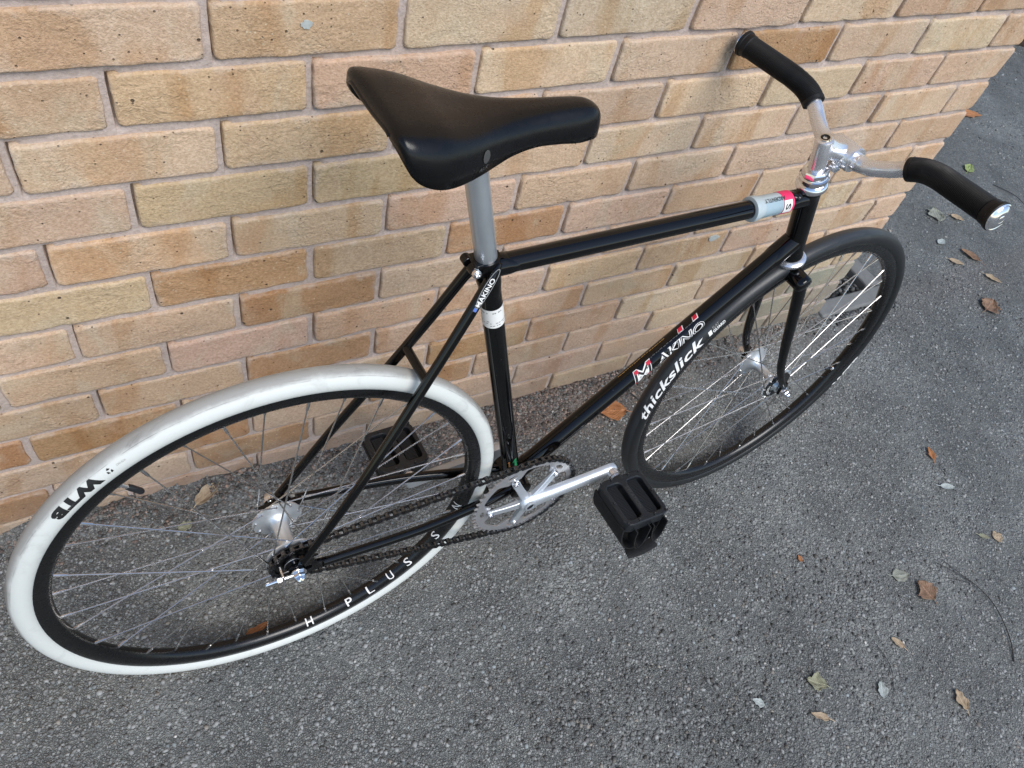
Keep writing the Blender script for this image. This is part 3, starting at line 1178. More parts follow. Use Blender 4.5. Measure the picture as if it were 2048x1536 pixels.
# stays
for w in (1, -1):
    top, mid, bot = B(0.2640, 0.4420, w * 0.0165), B(0.186, 0.300, w * 0.0330), B(0.0090, 0.0170, w * 0.0590)
    path = spline([top, B(0.252, 0.418, w * 0.0205), mid, B(0.09, 0.1430, w * 0.052), bot], 8)
    mb = MB()
    k = len(path)
    mb.tube(path, [0.0040 + 0.0036 * min(1, i / 5) - 0.0018 * (i / k) for i in range(k)], 16)
    mb.build('seat_stay', P, frame)
    # long scalloped cap that laps the seat lug
    mb = MB()
    c0, c1 = B(0.2735, 0.4560, w * 0.0150), B(0.2420, 0.3990, w * 0.0225)
    mb.tube([c0.lerp(c1, i / 12) for i in range(13)], [0.0012 + 0.0062 * math.sin(PI * (0.04 + 0.9 * i / 12)) ** 0.6 for i in range(13)], 16)
    mb.build('stay_cap', P, frame)
    path = spline([B(0.378, -0.058, w * 0.022), B(0.33, -0.0540, w * 0.0315), B(0.20, -0.032, w * 0.0500), B(0.0370, -0.0040, w * 0.0590)], 8)
    k = len(path)
    mb = MB()
    mb.tube(path, [0.0115 - 0.0040 * (i / k) for i in range(k)], 16, sq=(1.0, 0.82))
    mb.build('chain_stay', P, frame)
    # track end: slotted plate open to the rear
    out = [(0.044, -0.0105), (0.044, 0.0030), (0.028, 0.0075), (0.022, 0.020), (0.012, 0.0300), (0.004, 0.030), (0.001, 0.016), (-0.012, 0.011), (-0.024, 0.0100), (-0.024, 0.0050),
           (0.018, 0.0050), (0.021, 0.002), (0.021, -0.002), (0.018, -0.0050), (-0.024, -0.0050), (-0.024, -0.0120), (0.000, -0.0145), (0.025, -0.0145)]
    me = plate(out, [], 0.006, lambda u_, v_, h_, w=w: B(u_, v_, w * 0.0555 + h_))
    link('track_end', me, P, frame, 0.0008)
mb = MB()
mb.tube([B(0.186, 0.3000, 0.0320), B(0.186, 0.3000, -0.0320)], 0.0062, 16)
mb.build('stay_bridge', P, frame)
mb = MB()
mb.tube([B(0.335, -0.0550, 0.0290), B(0.335, -0.0550, -0.0290)], 0.0058, 12)
mb.build('stay_bridge', P, frame)


# ---- prints on the frame
def on_tube(a, b, r, ang0, eps=0.0003, flip=1):
    """maps (u along the tube from a, v round it) -> point; ang0 is the middle direction measured from 'out' towards 'up'"""
    a, b = Vector(a), Vector(b)
    d = (b - a).normalized()
    e_out = (AX - d * AX.dot(d)).normalized()
    e_up = d.cross(e_out)
    if e_up.z < 0:
        e_up = -e_up

    def fn(u, v):
        an = ang0 + flip * v / r
        return a + d * u + (e_out * math.cos(an) + e_up * math.sin(an)) * (r + eps)
    return fn


def printed(me, fn, mat, parent, name='decal', step=0.0022):
    return link(name, wrap(me, fn, step), mat, parent)


def offset(fn, du, dv=0.0, s=1):
    return lambda u, v: fn(du + s * u, dv + s * v)


# down tube: big italic name on the drive side, mirrored higher up, small lines between
dlen = (DT1 - DT0).length
fd = on_tube(DT0, DT1, 0.0152, rad(6))
u0 = 0.262


def down_name(fn, u0, both):
    # the initial: white edge, black body, red tops and feet
    Mh, Mw = 0.0275, 0.047
    ax_ = lambda p: (p - (DT0 + dd * (p - DT0).dot(dd))).normalized()
    up1 = lambda u, v: fn(u0 + u, v) + ax_(fn(u0 + u, v)) * 0.0002
    up2 = lambda u, v: fn(u0 + u, v) + ax_(fn(u0 + u, v)) * 0.0004
    printed(text_mesh('M', Mw, Mh, 0.050, 0.32), offset(fn, u0), M['ink_white'], frame)
    printed(text_mesh('M', Mw - 0.003, Mh - 0.0024, -0.006, 0.32), lambda u, v: up1(u + 0.0015, v), M['ink_black'], frame)
    for x0_, x1_, v0, v1 in ((0.0115, 0.0185, 0.0065, 0.0122), (0.0365, 0.0445, 0.0065, 0.0122), (0.0015, 0.0060, -0.0122, -0.0075), (0.0275, 0.0335, -0.0122, -0.0075)):
        printed(poly_mesh([(x0_, v0), (x1_, v0), (x1_ + 0.0015, v1), (x0_ + 0.0015, v1)]), up2, M['ink_red'], frame)
    if both:
        printed(text_mesh('AKINO', 0.100, 0.0165, 0.040, 0.30, 0.98), offset(fn, u0 + 0.050, -0.001), M['ink_white'], frame)
        def fin(u, v):
            p = fn(u0 + 0.0508 + u, v - 0.001)
            return p + (p - (DT0 + dd * (p - DT0).dot(dd))).normalized() * 0.00025
        printed(text_mesh('AKINO', 0.0984, 0.0148, -0.012, 0.30, 0.99), fin, M['ink_black'], frame)


fd_in = on_tube(DT0, DT1, 0.0152, rad(20), 0.0003)
down_name(fd_in, u0, True)
fd_far = on_tube(DT0, DT1, 0.0152, rad(112), 0.0003)
for k, du in ((0, 0.108), (1, 0.138)):
    printed(poly_mesh([(-.0010, -.0070), (.0100, -.0070), (.0130, .001), (.0025, .001)]), offset(fd_far, u0 + du, -0.004), M['ink_white'], frame)
    fq = on_tube(DT0, DT1, 0.0152, rad(112), 0.0005)
    printed(poly_mesh([(.0005, -.0058), (.0090, -.0058), (.0112, .001), (.0035, .001)]), offset(fq, u0 + du, -0.004), M['ink_red'], frame)
fd_top = on_tube(DT0, DT1, 0.0152, rad(84), 0.0003)
# two tiny lines of lettering, too small to read
rl = random.Random(4)
for v_, mt, a_, b_ in ((-0.0035, 'ink_dim', 0.045, 0.135), (0.0075, 'ink_gold', -0.012, 0.085)):
    u = a_
    while u < b_:
        w_ = rl.uniform(0.002, 0.006)
        printed(rect_mesh(0, w_, -0.0009, 0.0009), offset(fd_top, u0 + u, v_ + rl.uniform(-.0004, .0004)), M[mt], frame)
        u += w_ + rl.uniform(0.0008, 0.002)

# seat tube: white inspection sticker with faint rows, green number near the bottom
stl = (ST_TOP - B(*BB)).length
fs_ = on_tube(B(*BB), ST_TOP, 0.0143, rad(0), 0.0004)
sk = stl - 0.112
printed(rect_mesh(0, 0.034, -0.026, 0.026), lambda u, v: fs_(sk + u, v - 0.004), M['sticker'], frame, 'sticker')
fs2 = on_tube(B(*BB), ST_TOP, 0.0143, rad(0), 0.0006)
for row, uu in enumerate((0.0275, 0.0205, 0.012, 0.0085, 0.004)):
    v = -0.024
    while v < 0.020:
        w_ = rl.uniform(0.0012, 0.0032)
        if rl.random() < (0.75 if row in (0, 3) else 0.45):
            printed(rect_mesh(0, 0.0022 if row < 2 else 0.0015, 0, w_), offset(fs2, sk + uu, v), M['ink_grey'], frame)
        v += w_ + rl.uniform(0.0007, 0.0028)
one = [(0, -.0035), (0, .0035), (.003, .0015), (.017, .0015), (.013, .0040), (.016, .0045), (.023, -.0005), (.023, -.003), (.003, -.003)]
fs3 = on_tube(B(*BB), ST_TOP, 0.0143, rad(8), 0.0004)
printed(poly_mesh([(a, -b) for a, b in one]), offset(fs3, 0.053, 0.001), M['ink_green'], frame)
printed(poly_mesh([(a * .75, -b * .45) for a, b in one]), lambda u, v: fs2(0.056 + u, v * 1.0 - 0.0075), M['ink_orange'], frame)

# stay cap: outlined name
cdir0, cdir1 = B(0.2420, 0.3990, 0.0225), B(0.2735, 0.4560, 0.0150)
fc = on_tube(cdir0, cdir1, 0.0080, rad(25), 0.0004)
printed(text_mesh('MAKINO', 0.040, 0.0058, 0.02), offset(fc, 0.008, 0.0), M['ink_white'], frame)
loop = [fc(0.006 + 0.055 * (0.5 - 0.5 * math.cos(PI * i / 20)), 0.0045 * math.sin(PI * i / 20)) for i in range(21)] + [fc(0.006 + 0.055 * (0.5 - 0.5 * math.cos(PI * i / 20)), -0.0045 * math.sin(PI * i / 20)) for i in range(20, -1, -1)]
mb = MB()
mb.tube(loop, 0.00045, 6, cap=False)
mb.build('decal', M['ink_grey'], frame)
printed(rect_mesh(0, 0.005, -0.002, 0.002), offset(fc, 0.001), M['ink_blue'], frame)

# clear protector on the top tube with its pink band and tag
ftt = lambda r, a=0.0: on_tube(TT0, TT1, r, a, 0.0)
tl = (TT1 - TT0).length
sl0, sl1 = tl - 0.118, tl - 0.062
sleeve = part('top_tube_sleeve', label='milky clear sleeve wrapped round the top tube')
mb = MB()
n = 40
prof = [(0.0139, sl0 - .001), (0.0178, sl0), (0.0186, sl0 + .004), (0.0178, sl0 + .010), (0.0163, sl0 + .016), (0.0160, sl1 - .006), (0.0158, sl1), (0.0139, sl1)]
mb.lathe(prof, TT0, td, 40)
mb.build('sleeve_wrap', M['sleeve'], sleeve)
fsl = ftt(0.0164, rad(20))
for i in range(26):
    v = -0.013 + 0.026 * i / 25
    printed(rect_mesh(0, 0.034, 0, 0.00055), (lambda vv: (lambda u, v_: fsl(sl0 + 0.017 + u, vv + v_ + 0.12 * u)))(v - 0.004), M['sleeve_blue'], sleeve, 'hatching')
fsl2 = ftt(0.0168, rad(64))
printed(text_mesh('ARDENTLY', 0.040, 0.0062, 0.01), lambda u, v: fsl2(sl0 + 0.056 - u, -v), M['ink_black'], sleeve, 'lettering')
band = part('frame_band', label='bright pink band round the top tube')
mb = MB()
mb.lathe([(0.0136, sl1 - .004), (0.0164, sl1 - .004), (0.0166, sl1 + .008), (0.0162, sl1 + .017), (0.0136, sl1 + .017)], TT0, td, 40)
mb.build('band_ring', M['pink'], band)
ftg = ftt(0.0170, rad(12))
printed(rect_mesh(-0.008, 0.008, -0.009, 0.011), offset(ftg, sl1 + 0.004), M['sticker'], band, 'tag')
ftg2 = ftt(0.0172, rad(12))
printed(text_mesh('S', 0.009, 0.010, 0.02), lambda u, v: ftg2(sl1 + 0.004 + v, 0.0055 - u), M['ink_black'], band, 'lettering')

# ---- headset, fork
hs = part('headset', label='polished alloy headset')
mb = MB()
z0 = (head(0.4585) - ht).dot(HD)
mb.lathe([(0.0165, z0), (0.0222, z0 + .001), (0.0232, z0 + .004), (0.0226, z0 + .009), (0.0190, z0 + .0125), (0.0172, z0 + .0135), (0.0172, z0 + .0155), (0.0212, z0 + .016), (0.0214, z0 + .0215), (0.0190, z0 + .0225), (0.0185, z0 + .0235)], ht, HD, 40)
mb.build('bearing_cup', M['chrome'], hs)
mb = MB()
mb.lathe([(0.0185, z0 + .024), (0.0190, z0 + .0245), (0.0190, z0 + .0315), (0.0175, z0 + .034), (0.0125, z0 + .0345), (0.0115, z0 + .033)], ht, HD, 8)
mb.build('lock_nut', M['chrome'], hs, 20, 0.0008)
mb = MB()
z1 = (head(0.322) - ht).dot(HD)
mb.lathe([(0.0160, z1), (0.0205, z1 - .0005), (0.0248, z1 - .004), (0.0246, z1 - .0085), (0.0225, z1 - .0115), (0.0175, z1 - .0125)], ht, HD, 40)
mb.build('bearing_cup', M['alloy'], hs)

fork = part('fork', label='gloss black steel fork with curved tips', steer=True)
zc = (head(0.292) - ht).dot(HD)
mb = MB()
mb.lathe([(0.0168, zc + .022), (0.0172, zc + .012), (0.0168, zc - .01), (0.012, zc - .016)], ht, HD, 28)
cc = ht + HD * zc
fwd = HD.cross(AX)
if fwd.x < 0:
    fwd = -fwd
for w in (-1, 1):
    mb.tube([cc + AX * (w * q) - HD * (0.12 * q) for q in (0.0, 0.02, 0.034, 0.0410, 0.0438, 0.0452, 0.0458)], [(0.0150, 0.0165), (0.0142, 0.0160), (0.0142, 0.0158), (0.0138, 0.0155), (0.0120, 0.0135), (0.0080, 0.0095), (0.0015, 0.002)], 32, up=HD)
mb.build('fork_crown', P, fork)
for w in (-1, 1):
    a0 = cc + AX * (w * 0.0345) + HD * 0.004
    line = lambda t: head(t) + AX * (w * (0.036 + 0.016 * (0.29 - t) / 0.29))
    tip = B(FH[0], FH[1] + 0.006, w * 0.0520)
    path = spline([a0, line(0.25), line(0.19), line(0.13), line(0.085) + Vector((0.0015, 0, 0)), line(0.045) + Vector((0.009, 0, 0)), tip], 7)
    k = len(path)
    mb = MB()
    mb.tube(path, [(0.0128 - 0.0064 * (i / (k - 1)) ** 1.2, 0.0092 - 0.0030 * (i / (k - 1))) for i in range(k)], 18, up=fwd)
    mb.build('fork_blade', P, fork)
    me = plate([(-.009, -.009), (.009, -.009), (.0105, .003), (.004, .020), (-.006, .018), (-.0105, .004)], [], 0.0055, lambda u_, v_, h_, w=w: B(FH[0] + u_, FH[1] + v_, w * 0.0520 + h_ - 0.00275))
    link('fork_end', me, P, fork, 0.0006)


# ---- wheels
def ring_mesh(prof, n, close=True, attr=None):
    """revolve a (radius, w) profile about the axle; optional per-profile attribute"""
    k = len(prof)
    vs_ = []
    for i in range(n):
        a = 2 * PI * i / n
        c, s = math.cos(a), math.sin(a)
        for r, w in prof:
            vs_.append((r * c, -w, r * s))
    fs = []
    for i in range(n):
        i2 = (i + 1) % n
        for j in range(k if close else k - 1):
            j2 = (j + 1) % k
            fs.append((i * k + j, i * k + j2, i2 * k + j2, i2 * k + j))
    me = bpy.data.meshes.new('ring')
    me.from_pydata(vs_, [], fs)
    me.shade_smooth()
    me.set_sharp_from_angle(angle=rad(50))
    if attr:
        at = me.attributes.new('prof', 'FLOAT', 'POINT')
        at.data.foreach_set('value', np.array(attr * n, np.float32))
    bm = bmesh.new()
    bm.from_mesh(me)
    bmesh.ops.recalc_face_normals(bm, faces=bm.faces)
    bm.to_mesh(me)
    bm.free()
    return me


def spoke_mesh(L):
    mb = MB()
    mb.lathe([(0.0, -0.0018), (0.0019, -0.0014), (0.0021, 0.0), (0.0017, 0.0012), (0.00115, 0.0014), (0.00102, L - 0.013), (0.0018, L - 0.013), (0.0021, L - 0.010), (0.0021, L + 0.002), (0, L + 0.002)], (0, 0, 0), (0, 0, 1), 8)
    return mb.mesh('spoke')


def wheel(center, tyre_mat, Rm, rt, fl_r, fl_w, label, phase, steer, body_r):
    root = empty('wheel', bike, (STEER if steer else Matrix.Identity(4)) @ Matrix.Translation(B(*center)))
    root['label'] = label
    # tyre: round casing open at the bead
    prof, at = [], []
    m = 26
    for i in range(m + 1):
        ph = rad(-46) + (PI + rad(92)) * i / m
        wob = 1.0
        prof.append((Rm + rt * math.sin(ph) * wob, rt * math.cos(ph)))
        at.append(max(0.0, math.sin(ph)))
    me = ring_mesh(prof, 160, True, at)
    link('tyre', me, tyre_mat, root)
    # rim: hooked walls and a rounded belly
    rp = [(0.3105, 0.0085), (0.3165, 0.0098), (0.3170, 0.0112), (0.3160, 0.0116), (0.3060, 0.0114)]
    for i in range(11):
        a = PI * i / 10
        rp.append((0.3050 - 0.0125 * math.sin(a) ** 0.8, 0.0113 * math.cos(a)))
    rp += [(0.3060, -0.0114), (0.3160, -0.0116), (0.3170, -0.0112), (0.3165, -0.0098), (0.3105, -0.0085)]
    link('rim', ring_mesh(rp, 160), M['rim'], root)
    # hub shell with high flanges
    mb = MB()
    f, w0 = fl_r, fl_w
    mb.lathe([(0.006, -w0 - .012), (0.0125, -w0 - .011), (0.0140, -w0 - .003), (f - .004, -w0 - .0016), (f, -w0 - .0012), (f, -w0 + .0012), (f - .003, -w0 + .0018), (0.021, -w0 + .0040), (0.0145, -w0 + .010), (body_r, -w0 + .019),
              (body_r, w0 - .019), (0.0145, w0 - .010), (0.021, w0 - .0040), (f - .003, w0 - .0018), (f, w0 - .0012), (f, w0 + .0012), (f - .004, w0 + .0016), (0.0140, w0 + .003), (0.0125, w0 + .011), (0.006, w0 + .012)], (0, 0, 0), AX, 48)
    mb.build('hub', M['hub'], root)
    mb = MB()
    mb.lathe([(0.0048, -.068), (0.0048, .068)], (0, 0, 0), AX, 14)
    mb.build('axle', M['chrome'], root)
    # 36 spokes laced three cross
    ends = []
    for side in (0, 1):
        for j in range(18):
            ah = rad(20 * j + 10 * side + phase)
            lead = j % 2
            ar = ah + rad(-60 if lead else 60)
            sw = 1 if side == 0 else -1
            inn = 0.0024 if lead else -0.0024
            a = Vector(((f - .0045) * math.cos(ah), -sw * (w0 + inn), (f - .0045) * math.sin(ah)))
            b = Vector((0.2915 * math.cos(ar), -sw * 0.0028, 0.2915 * math.sin(ar)))
            ends.append((a, b))
    L = (ends[0][1] - ends[0][0]).length
    sm = spoke_mesh(L)
    sm.materials.append(M['spoke'])
    for a, b in ends:
        q = (b - a).to_track_quat('Z', 'Y')
        link('spoke', sm, None, root, mtx=Matrix.Translation(a) @ q.to_matrix().to_4x4())
    return root


RM_R, RT_R = 0.3252, 0.0160
RM_F, RT_F = 0.3240, 0.0155
rear = wheel((0, 0), M['tyre_white'], RM_R, RT_R, 0.0365, 0.0330, 'rear wheel with a scuffed white tyre and deep black rim', 1.0, False, 0.0125)
front = wheel(FH, M['tyre_black'], RM_F, RT_F, 0.0365, 0.0340, 'front wheel with a black slick tyre', 4.0, True, 0.0085)


def valve(root, deg, cap):
    a = rad(deg)
    d = Vector((-math.cos(a), 0, -math.sin(a)))
    o = Vector((0.2935 * math.cos(a), 0, 0.2935 * math.sin(a)))
    mb = MB()
    mb.lathe([(0.0045, -.002), (0.0045, .004), (0.0030, .0045), (0.0030, .020), (0.0, .020)], o, d, 14)
    v = mb.build('valve', M['chrome'], root)
    mb = MB()
    mb.lathe([(0.0, .014 if cap else .018), (0.0036, .014 if cap else .018), (0.0042, .019), (0.0042, .034), (0.0028, .037), (0.0, .037)], o, d, 12)
    mb.build('valve_cap', M['plastic'], root)


valve(rear, 127.2, True)
valve(front, -20.0, False)


def on_tyre(Rm, rt, deg0, phi0, sgn, eps=0.0004):
    """u runs round the tyre (sgn +1 anticlockwise seen from the drive side), v across, v positive towards the crown if sgn < 0"""
    def fn(u, v):
        ph = phi0 - sgn * v / rt
        R_ = Rm + rt * math.sin(phi0)
        a = rad(deg0) + sgn * u / R_
        r = Rm + (rt + eps) * math.sin(ph)
        return Vector((r * math.cos(a), -(rt + eps) * math.cos(ph), r * math.sin(a)))
    return fn


# rear tyre: block letters, their heads towards the hub
ft = on_tyre(RM_R, RT_R, 122.0, rad(22), 1)
printed(text_mesh('WTB', 0.076, 0.0130, 0.075, 0.0, 1.15), offset(ft, 0.016), M['ink_black'], rear, 'lettering', 0.003)
for k in range(3):
    a = 2 * PI * k / 3 + 0.5
    printed(poly_mesh([(0.004 + 0.0032 * math.cos(a + da) * q, 0.0032 * math.sin(a + da) * q) for da, q in ((-.8, 1), (0, 1.35), (.75, 1), (.5, .55), (-.5, .55))]), offset(ft, 0.0), M['ink_black'], rear, 'mark', 0.003)
printed(text_mesh('WTB TACT', 0.012, 0.0022, 0.0), offset(ft, -0.018, -0.001), M['ink_grey'], rear, 'lettering', 0.003)
# rear rim: spaced capitals round the belly
for ch, dg in (('H', -85), ('P', -70.6), ('L', -62.5), ('U', -54), ('S', -46), ('S', -31.2), ('O', -23.3), ('N', -15.5)):
    def fr(u, v, dg=dg):
        a = rad(dg) + (u - 0.006) / 0.297
        pa = rad(42) - v / 0.0120           # round the belly, heads towards the middle
        r = 0.3050 - 0.0125 * max(0.0, math.sin(PI / 2 - pa)) ** 0.8 - 0.0004
        return Vector((r * math.cos(a), -0.0118 * math.sin(pa), r * math.sin(a)))
    printed(text_mesh(ch, 0.0120, 0.0165, 0.006), fr, M['ink_white'], rear, 'lettering', 0.002)
# front tyre: white script, heads outwards; small guard mark; block letters low down
ff = on_tyre(RM_F, RT_F, 175.5, rad(30), -1)
printed(text_mesh('thickslick', 0.190, 0.0160, 0.020, 0.36, 1.02), offset(ff, 0.0, 0.001), M['ink_white'], front, 'lettering', 0.003)
printed(poly_mesh([(0, -.004), (.007, -.004), (.010, .004), (.003, .004)]), offset(ff, 0.198, -0.001), M['ink_white'], front, 'mark', 0.003)
printed(text_mesh('GUARD', 0.026, 0.0058, 0.03, 0.2), offset(ff, 0.208, -0.003), M['ink_white'], front, 'lettering', 0.003)
printed(text_mesh('FLAT', 0.014, 0.0040, 0.005, 0.2), offset(ff, 0.211, 0.003), M['ink_grey'], front, 'lettering', 0.003)
fb = on_tyre(RM_F, RT_F, -27.0, rad(14), 1)
printed(text_mesh('WTB', 0.090, 0.0130, 0.045, 0.0, 1.1), fb, M['ink_white'], front, 'lettering', 0.003)

# axle nuts, washers, chain tug, hub label
for root, w0 in ((rear, 0.0625), (front, 0.0555)):
    for sg in (1, -1):
        mb = MB()
        mb.lathe([(0.0045, w0), (0.0105, w0), (0.0105, w0 + .002), (0.0085, w0 + .002), (0.0085, w0 + .0035)] + [(0.0045, w0 + .0035)], (0, 0, 0), AX * sg, 28)
        mb.build('washer', M['chrome'], root)
        mb = MB()
        mb.lathe([(0.0092, w0 + .0036), (0.0092, w0 + .0090), (0.0076, w0 + .0105), (0.0062, w0 + .0150), (0.0035, w0 + .0168), (0.0, w0 + .0170)], (0, 0, 0), AX * sg, 6)
        mb.build('axle_nut', M['chrome'], root, 25, 0.0006)
tug = part('chain_tensioner', label='small chrome chain tensioner behind the rear axle')
mb = MB()
mb.tube([B(0.0, 0.0, 0.0648), B(-0.030, 0.0, 0.0648)], 0.0030, 12)
mb.lathe([(0.0052, 0.0), (0.0120, 0.0), (0.0120, 0.0028), (0.0052, 0.0028)], B(0.0, 0.0, 0.0633), AX, 28)
mb.box(tuple(B(-0.0235, -0.0120, 0.0700)), tuple(B(-0.0205, 0.0135, 0.0520)))
mb.build('yoke', M['chrome'], tug, bevel=0.0006)
mb = MB()
mb.lathe([(0.0022, 0.0), (0.0022, .024), (0.0, .024)], B(-0.022, 0, 0.0648), (-1, 0, 0), 10)
mb.lathe([(0.0050, .0022), (0.0050, .0075), (0.0035, .0085)], B(-0.022, 0, 0.0648), (-1, 0, 0), 6)
mb.build('adjuster', M['chrome'], tug, 25)
mb = MB()
lab = [(0.0165, 0.0375), (0.0315, 0.0375), (0.0315, 0.0381), (0.0165, 0.0381)]
mb.lathe(lab, (0, 0, 0), AX, 48, closed=True)
mb.build('hub_label', M['ink_black'], front)
me = text_mesh('SANSHIN', 0.034, 0.0062, 0.01)
link('lettering', wrap(me, lambda u, v: Vector(((0.0235 + v) * math.cos(rad(250) - u / 0.0235), -0.0384, (0.0235 + v) * math.sin(rad(250) - u / 0.0235))), 0.002), M['ink_white'], front)

# ---- drive train
CL = 0.0445                        # chain line
NC, NS = 47, 16
PT = 0.0127
rc, rs = PT / (2 * math.sin(PI / NC)), PT / (2 * math.sin(PI / NS))


def tooth_outline(n, r, rot):
    pts = []
    for i in range(n):
        for da, dr in ((-0.34, -0.0030), (-0.20, -0.0032), (-0.10, 0.0010), (-0.045, 0.0030), (0.045, 0.0030), (0.10, 0.0010), (0.20, -0.0032), (0.34, -0.0030)):
            a = rot + (i + 0.5 + da) * 2 * PI / n
            pts.append(((r + dr) * math.cos(a), (r + dr) * math.sin(a)))
    return pts


crank_dir = math.atan2(-0.033 + 0.057, 0.5475 - 0.392)
arms = [crank_dir + rad(d) for d in (36, 108, 180, 252, 324)]
cs = part('crankset', label='silver crank with a five armed spider and grey chainring')
inner = []
for i in range(360):
    a = 2 * PI * i / 360
    dmin = min(abs((a - q + PI) % (2 * PI) - PI) for q in arms)
    k = max(0.0, min(1.0, 1 - (dmin - rad(9)) / rad(13)))
    k = k * k * (3 - 2 * k)
    r = 0.0815 - 0.0165 * k
    inner.append((r * math.cos(a), r * math.sin(a)))
ovals = []
for q in arms:
    cx, cy = 0.0800, 0.0
    ov = []
    for i in range(16):
        b = 2 * PI * i / 16
        x, y = cx + 0.0042 * math.cos(b), cy + 0.0100 * math.sin(b)
        ov.append((x * math.cos(q) - y * math.sin(q), x * math.sin(q) + y * math.cos(q)))
    ovals.append(ov)
me = plate(tooth_outline(NC, rc, 0.0), [inner] + ovals, 0.0030, lambda u, v, h: B(BB[0] + u, BB[1] + v, CL - 0.0015 + h))
link('chainring', me, M['ring'], cs, 0.0003)
# spider
mb = MB()
for q in arms:
    d, e = Vector((math.cos(q), 0, math.sin(q))), Vector((-math.sin(q), 0, math.cos(q)))
    sec = []
    for x, hw, w0_, w1_ in ((0.008, 0.0100, 0.0490, 0.0600), (0.022, 0.0076, 0.0490, 0.0585), (0.045, 0.0068, 0.0475, 0.0550), (0.062, 0.0072, 0.0465, 0.0520), (0.0715, 0.0066, 0.0465, 0.0510)):
        c = B(BB[0], BB[1]) + d * x
        sec.append([c + e * hw + AX * w0_, c + e * hw + AX * w1_, c - e * hw + AX * w1_, c - e * hw + AX * w0_])
    b0 = len(mb.v)
    vs_ = [p for s_ in sec for p in s_]
    fs = [(i * 4 + j, i * 4 + (j + 1) % 4, (i + 1) * 4 + (j + 1) % 4, (i + 1) * 4 + j) for i in range(4) for j in range(4)] + [(3, 2, 1, 0), (16, 17, 18, 19)]
    mb.add(vs_, fs)
mb.build('spider', M['satin'], cs, 30, 0.0014)
for q in arms:
    mb = MB()
    c = B(BB[0] + 0.0675 * math.cos(q), BB[1] + 0.0675 * math.sin(q))
    mb.lathe([(0.0052, CL), (0.0052, CL + .0092), (0.0045, CL + .0100), (0.0028, CL + .0100), (0.0028, CL + .0080), (0.0, CL + .0080)], c, AX, 14)
    mb.build('chainring_bolt', M['chrome'], cs)


def crank(root, ang, sg, L, w0, w1):
    d, e = Vector((math.cos(ang), 0, math.sin(ang))), Vector((-math.sin(ang), 0, math.cos(ang)))
    mb = MB()
    c = B(BB[0], BB[1])
    pth, rr = [], []
    for x, hw, th in ((-0.017, 0.004, 0.003), (-0.0155, 0.0110, 0.0070), (-0.008, 0.0160, 0.0090), (0.006, 0.0170, 0.0095), (0.022, 0.0145, 0.0092), (0.045, 0.0122, 0.0085), (0.09, 0.0112, 0.0080), (0.135, 0.0110, 0.0078), (L, 0.0122, 0.0076), (L + 0.008, 0.0105, 0.0068), (L + 0.0122, 0.0060, 0.0042), (L + 0.0135, 0.0015, 0.0015)):
        w = w0 + (w1 - w0) * max(0, x) / L
        pth.append(c + d * x + AX * (sg * w))
        rr.append((hw, th))
    # flat faced section with rounded shoulders
    ring = []
    for hw_, th_ in rr:
        ring.append([(hw_ * x, th_ * y) for x, y in ((1, -.80), (.97, -.20), (.88, .30), (.66, .74), (.30, .97), (-.40, 1), (-.82, .72), (-1, .10), (-.95, -.85), (.0, -1))])
    vs_ = [pth[i] + e * x + AX * (sg * y) for i in range(len(pth)) for x, y in ring[i]]
    m_ = 10
    mb.add(vs_, [(i * m_ + j, i * m_ + (j + 1) % m_, (i + 1) * m_ + (j + 1) % m_, (i + 1) * m_ + j) for i in range(len(pth) - 1) for j in range(m_)] + [tuple(range(m_)), tuple((len(pth) - 1) * m_ + j for j in range(m_))])
    o = mb.build('crank_arm', M['satin'], root, 50)
    mb = MB()
    mb.lathe([(0.0112, sg * 0.0), (0.0112, sg * .0105), (0.0095, sg * .0115), (0.0078, sg * .0115), (0.0078, sg * .0085)], c + AX * (sg * w0), AX, 28)
    mb.build('axle_boss', M['satin'], root)
    mb = MB()
    mb.lathe([(0.0078, sg * .0096), (0.0030, sg * .0098), (0.0, sg * .0080)], c + AX * (sg * w0), AX, 24)
    mb.build('dust_cap', M['cog'], root)
    return c + d * L


CRL = 0.1575
pe = crank(cs, crank_dir, 1, CRL, 0.0580, 0.0680)
cq = on_face = None
cdv, cev = Vector((math.cos(crank_dir), 0, math.sin(crank_dir))), Vector((-math.sin(crank_dir), 0, math.cos(crank_dir)))
me = text_mesh('SUGINO', 0.030, 0.0052, 0.0, 0.2)
link('lettering', wrap(me, lambda u, v: B(*BB) + cdv * (0.088 + u) + cev * (v - 0.001) + AX * (0.0580 + 0.01 * (0.088 + u) / CRL + 0.0062), 0.01), M['ink_grey'], cs)
cs2 = part('crank', label='silver left crank')
pe2 = crank(cs2, crank_dir + PI, -1, CRL, 0.0560, 0.0680)

# sprocket on the rear hub
me = plate(tooth_outline(NS, rs, 0.1), [[(0.0145 * math.cos(2 * PI * i / 28), 0.0145 * math.sin(2 * PI * i / 28)) for i in range(28)]], 0.0028, lambda u, v, h: Vector((u, -(CL - 0.0014 + h), v)))
link('sprocket', me, M['cog'], rear, 0.0003)
mb = MB()
mb.lathe([(0.0148, CL - .006), (0.0172, CL - .006), (0.0172, CL + .0035), (0.0160, CL + .0045), (0.0130, CL + .0045), (0.0122, CL + .0035), (0.006, CL + .0030)], (0, 0, 0), AX, 32)
mb.build('lock_ring', M['cog'], rear)
mb = MB()
mb.lathe([(0.0135, CL + .0044), (0.0145, CL + .0050), (0.0155, CL + .0044)], (0, 0, 0), AX, 32, closed=True)
mb.build('lock_ring_edge', M['ring'], rear)

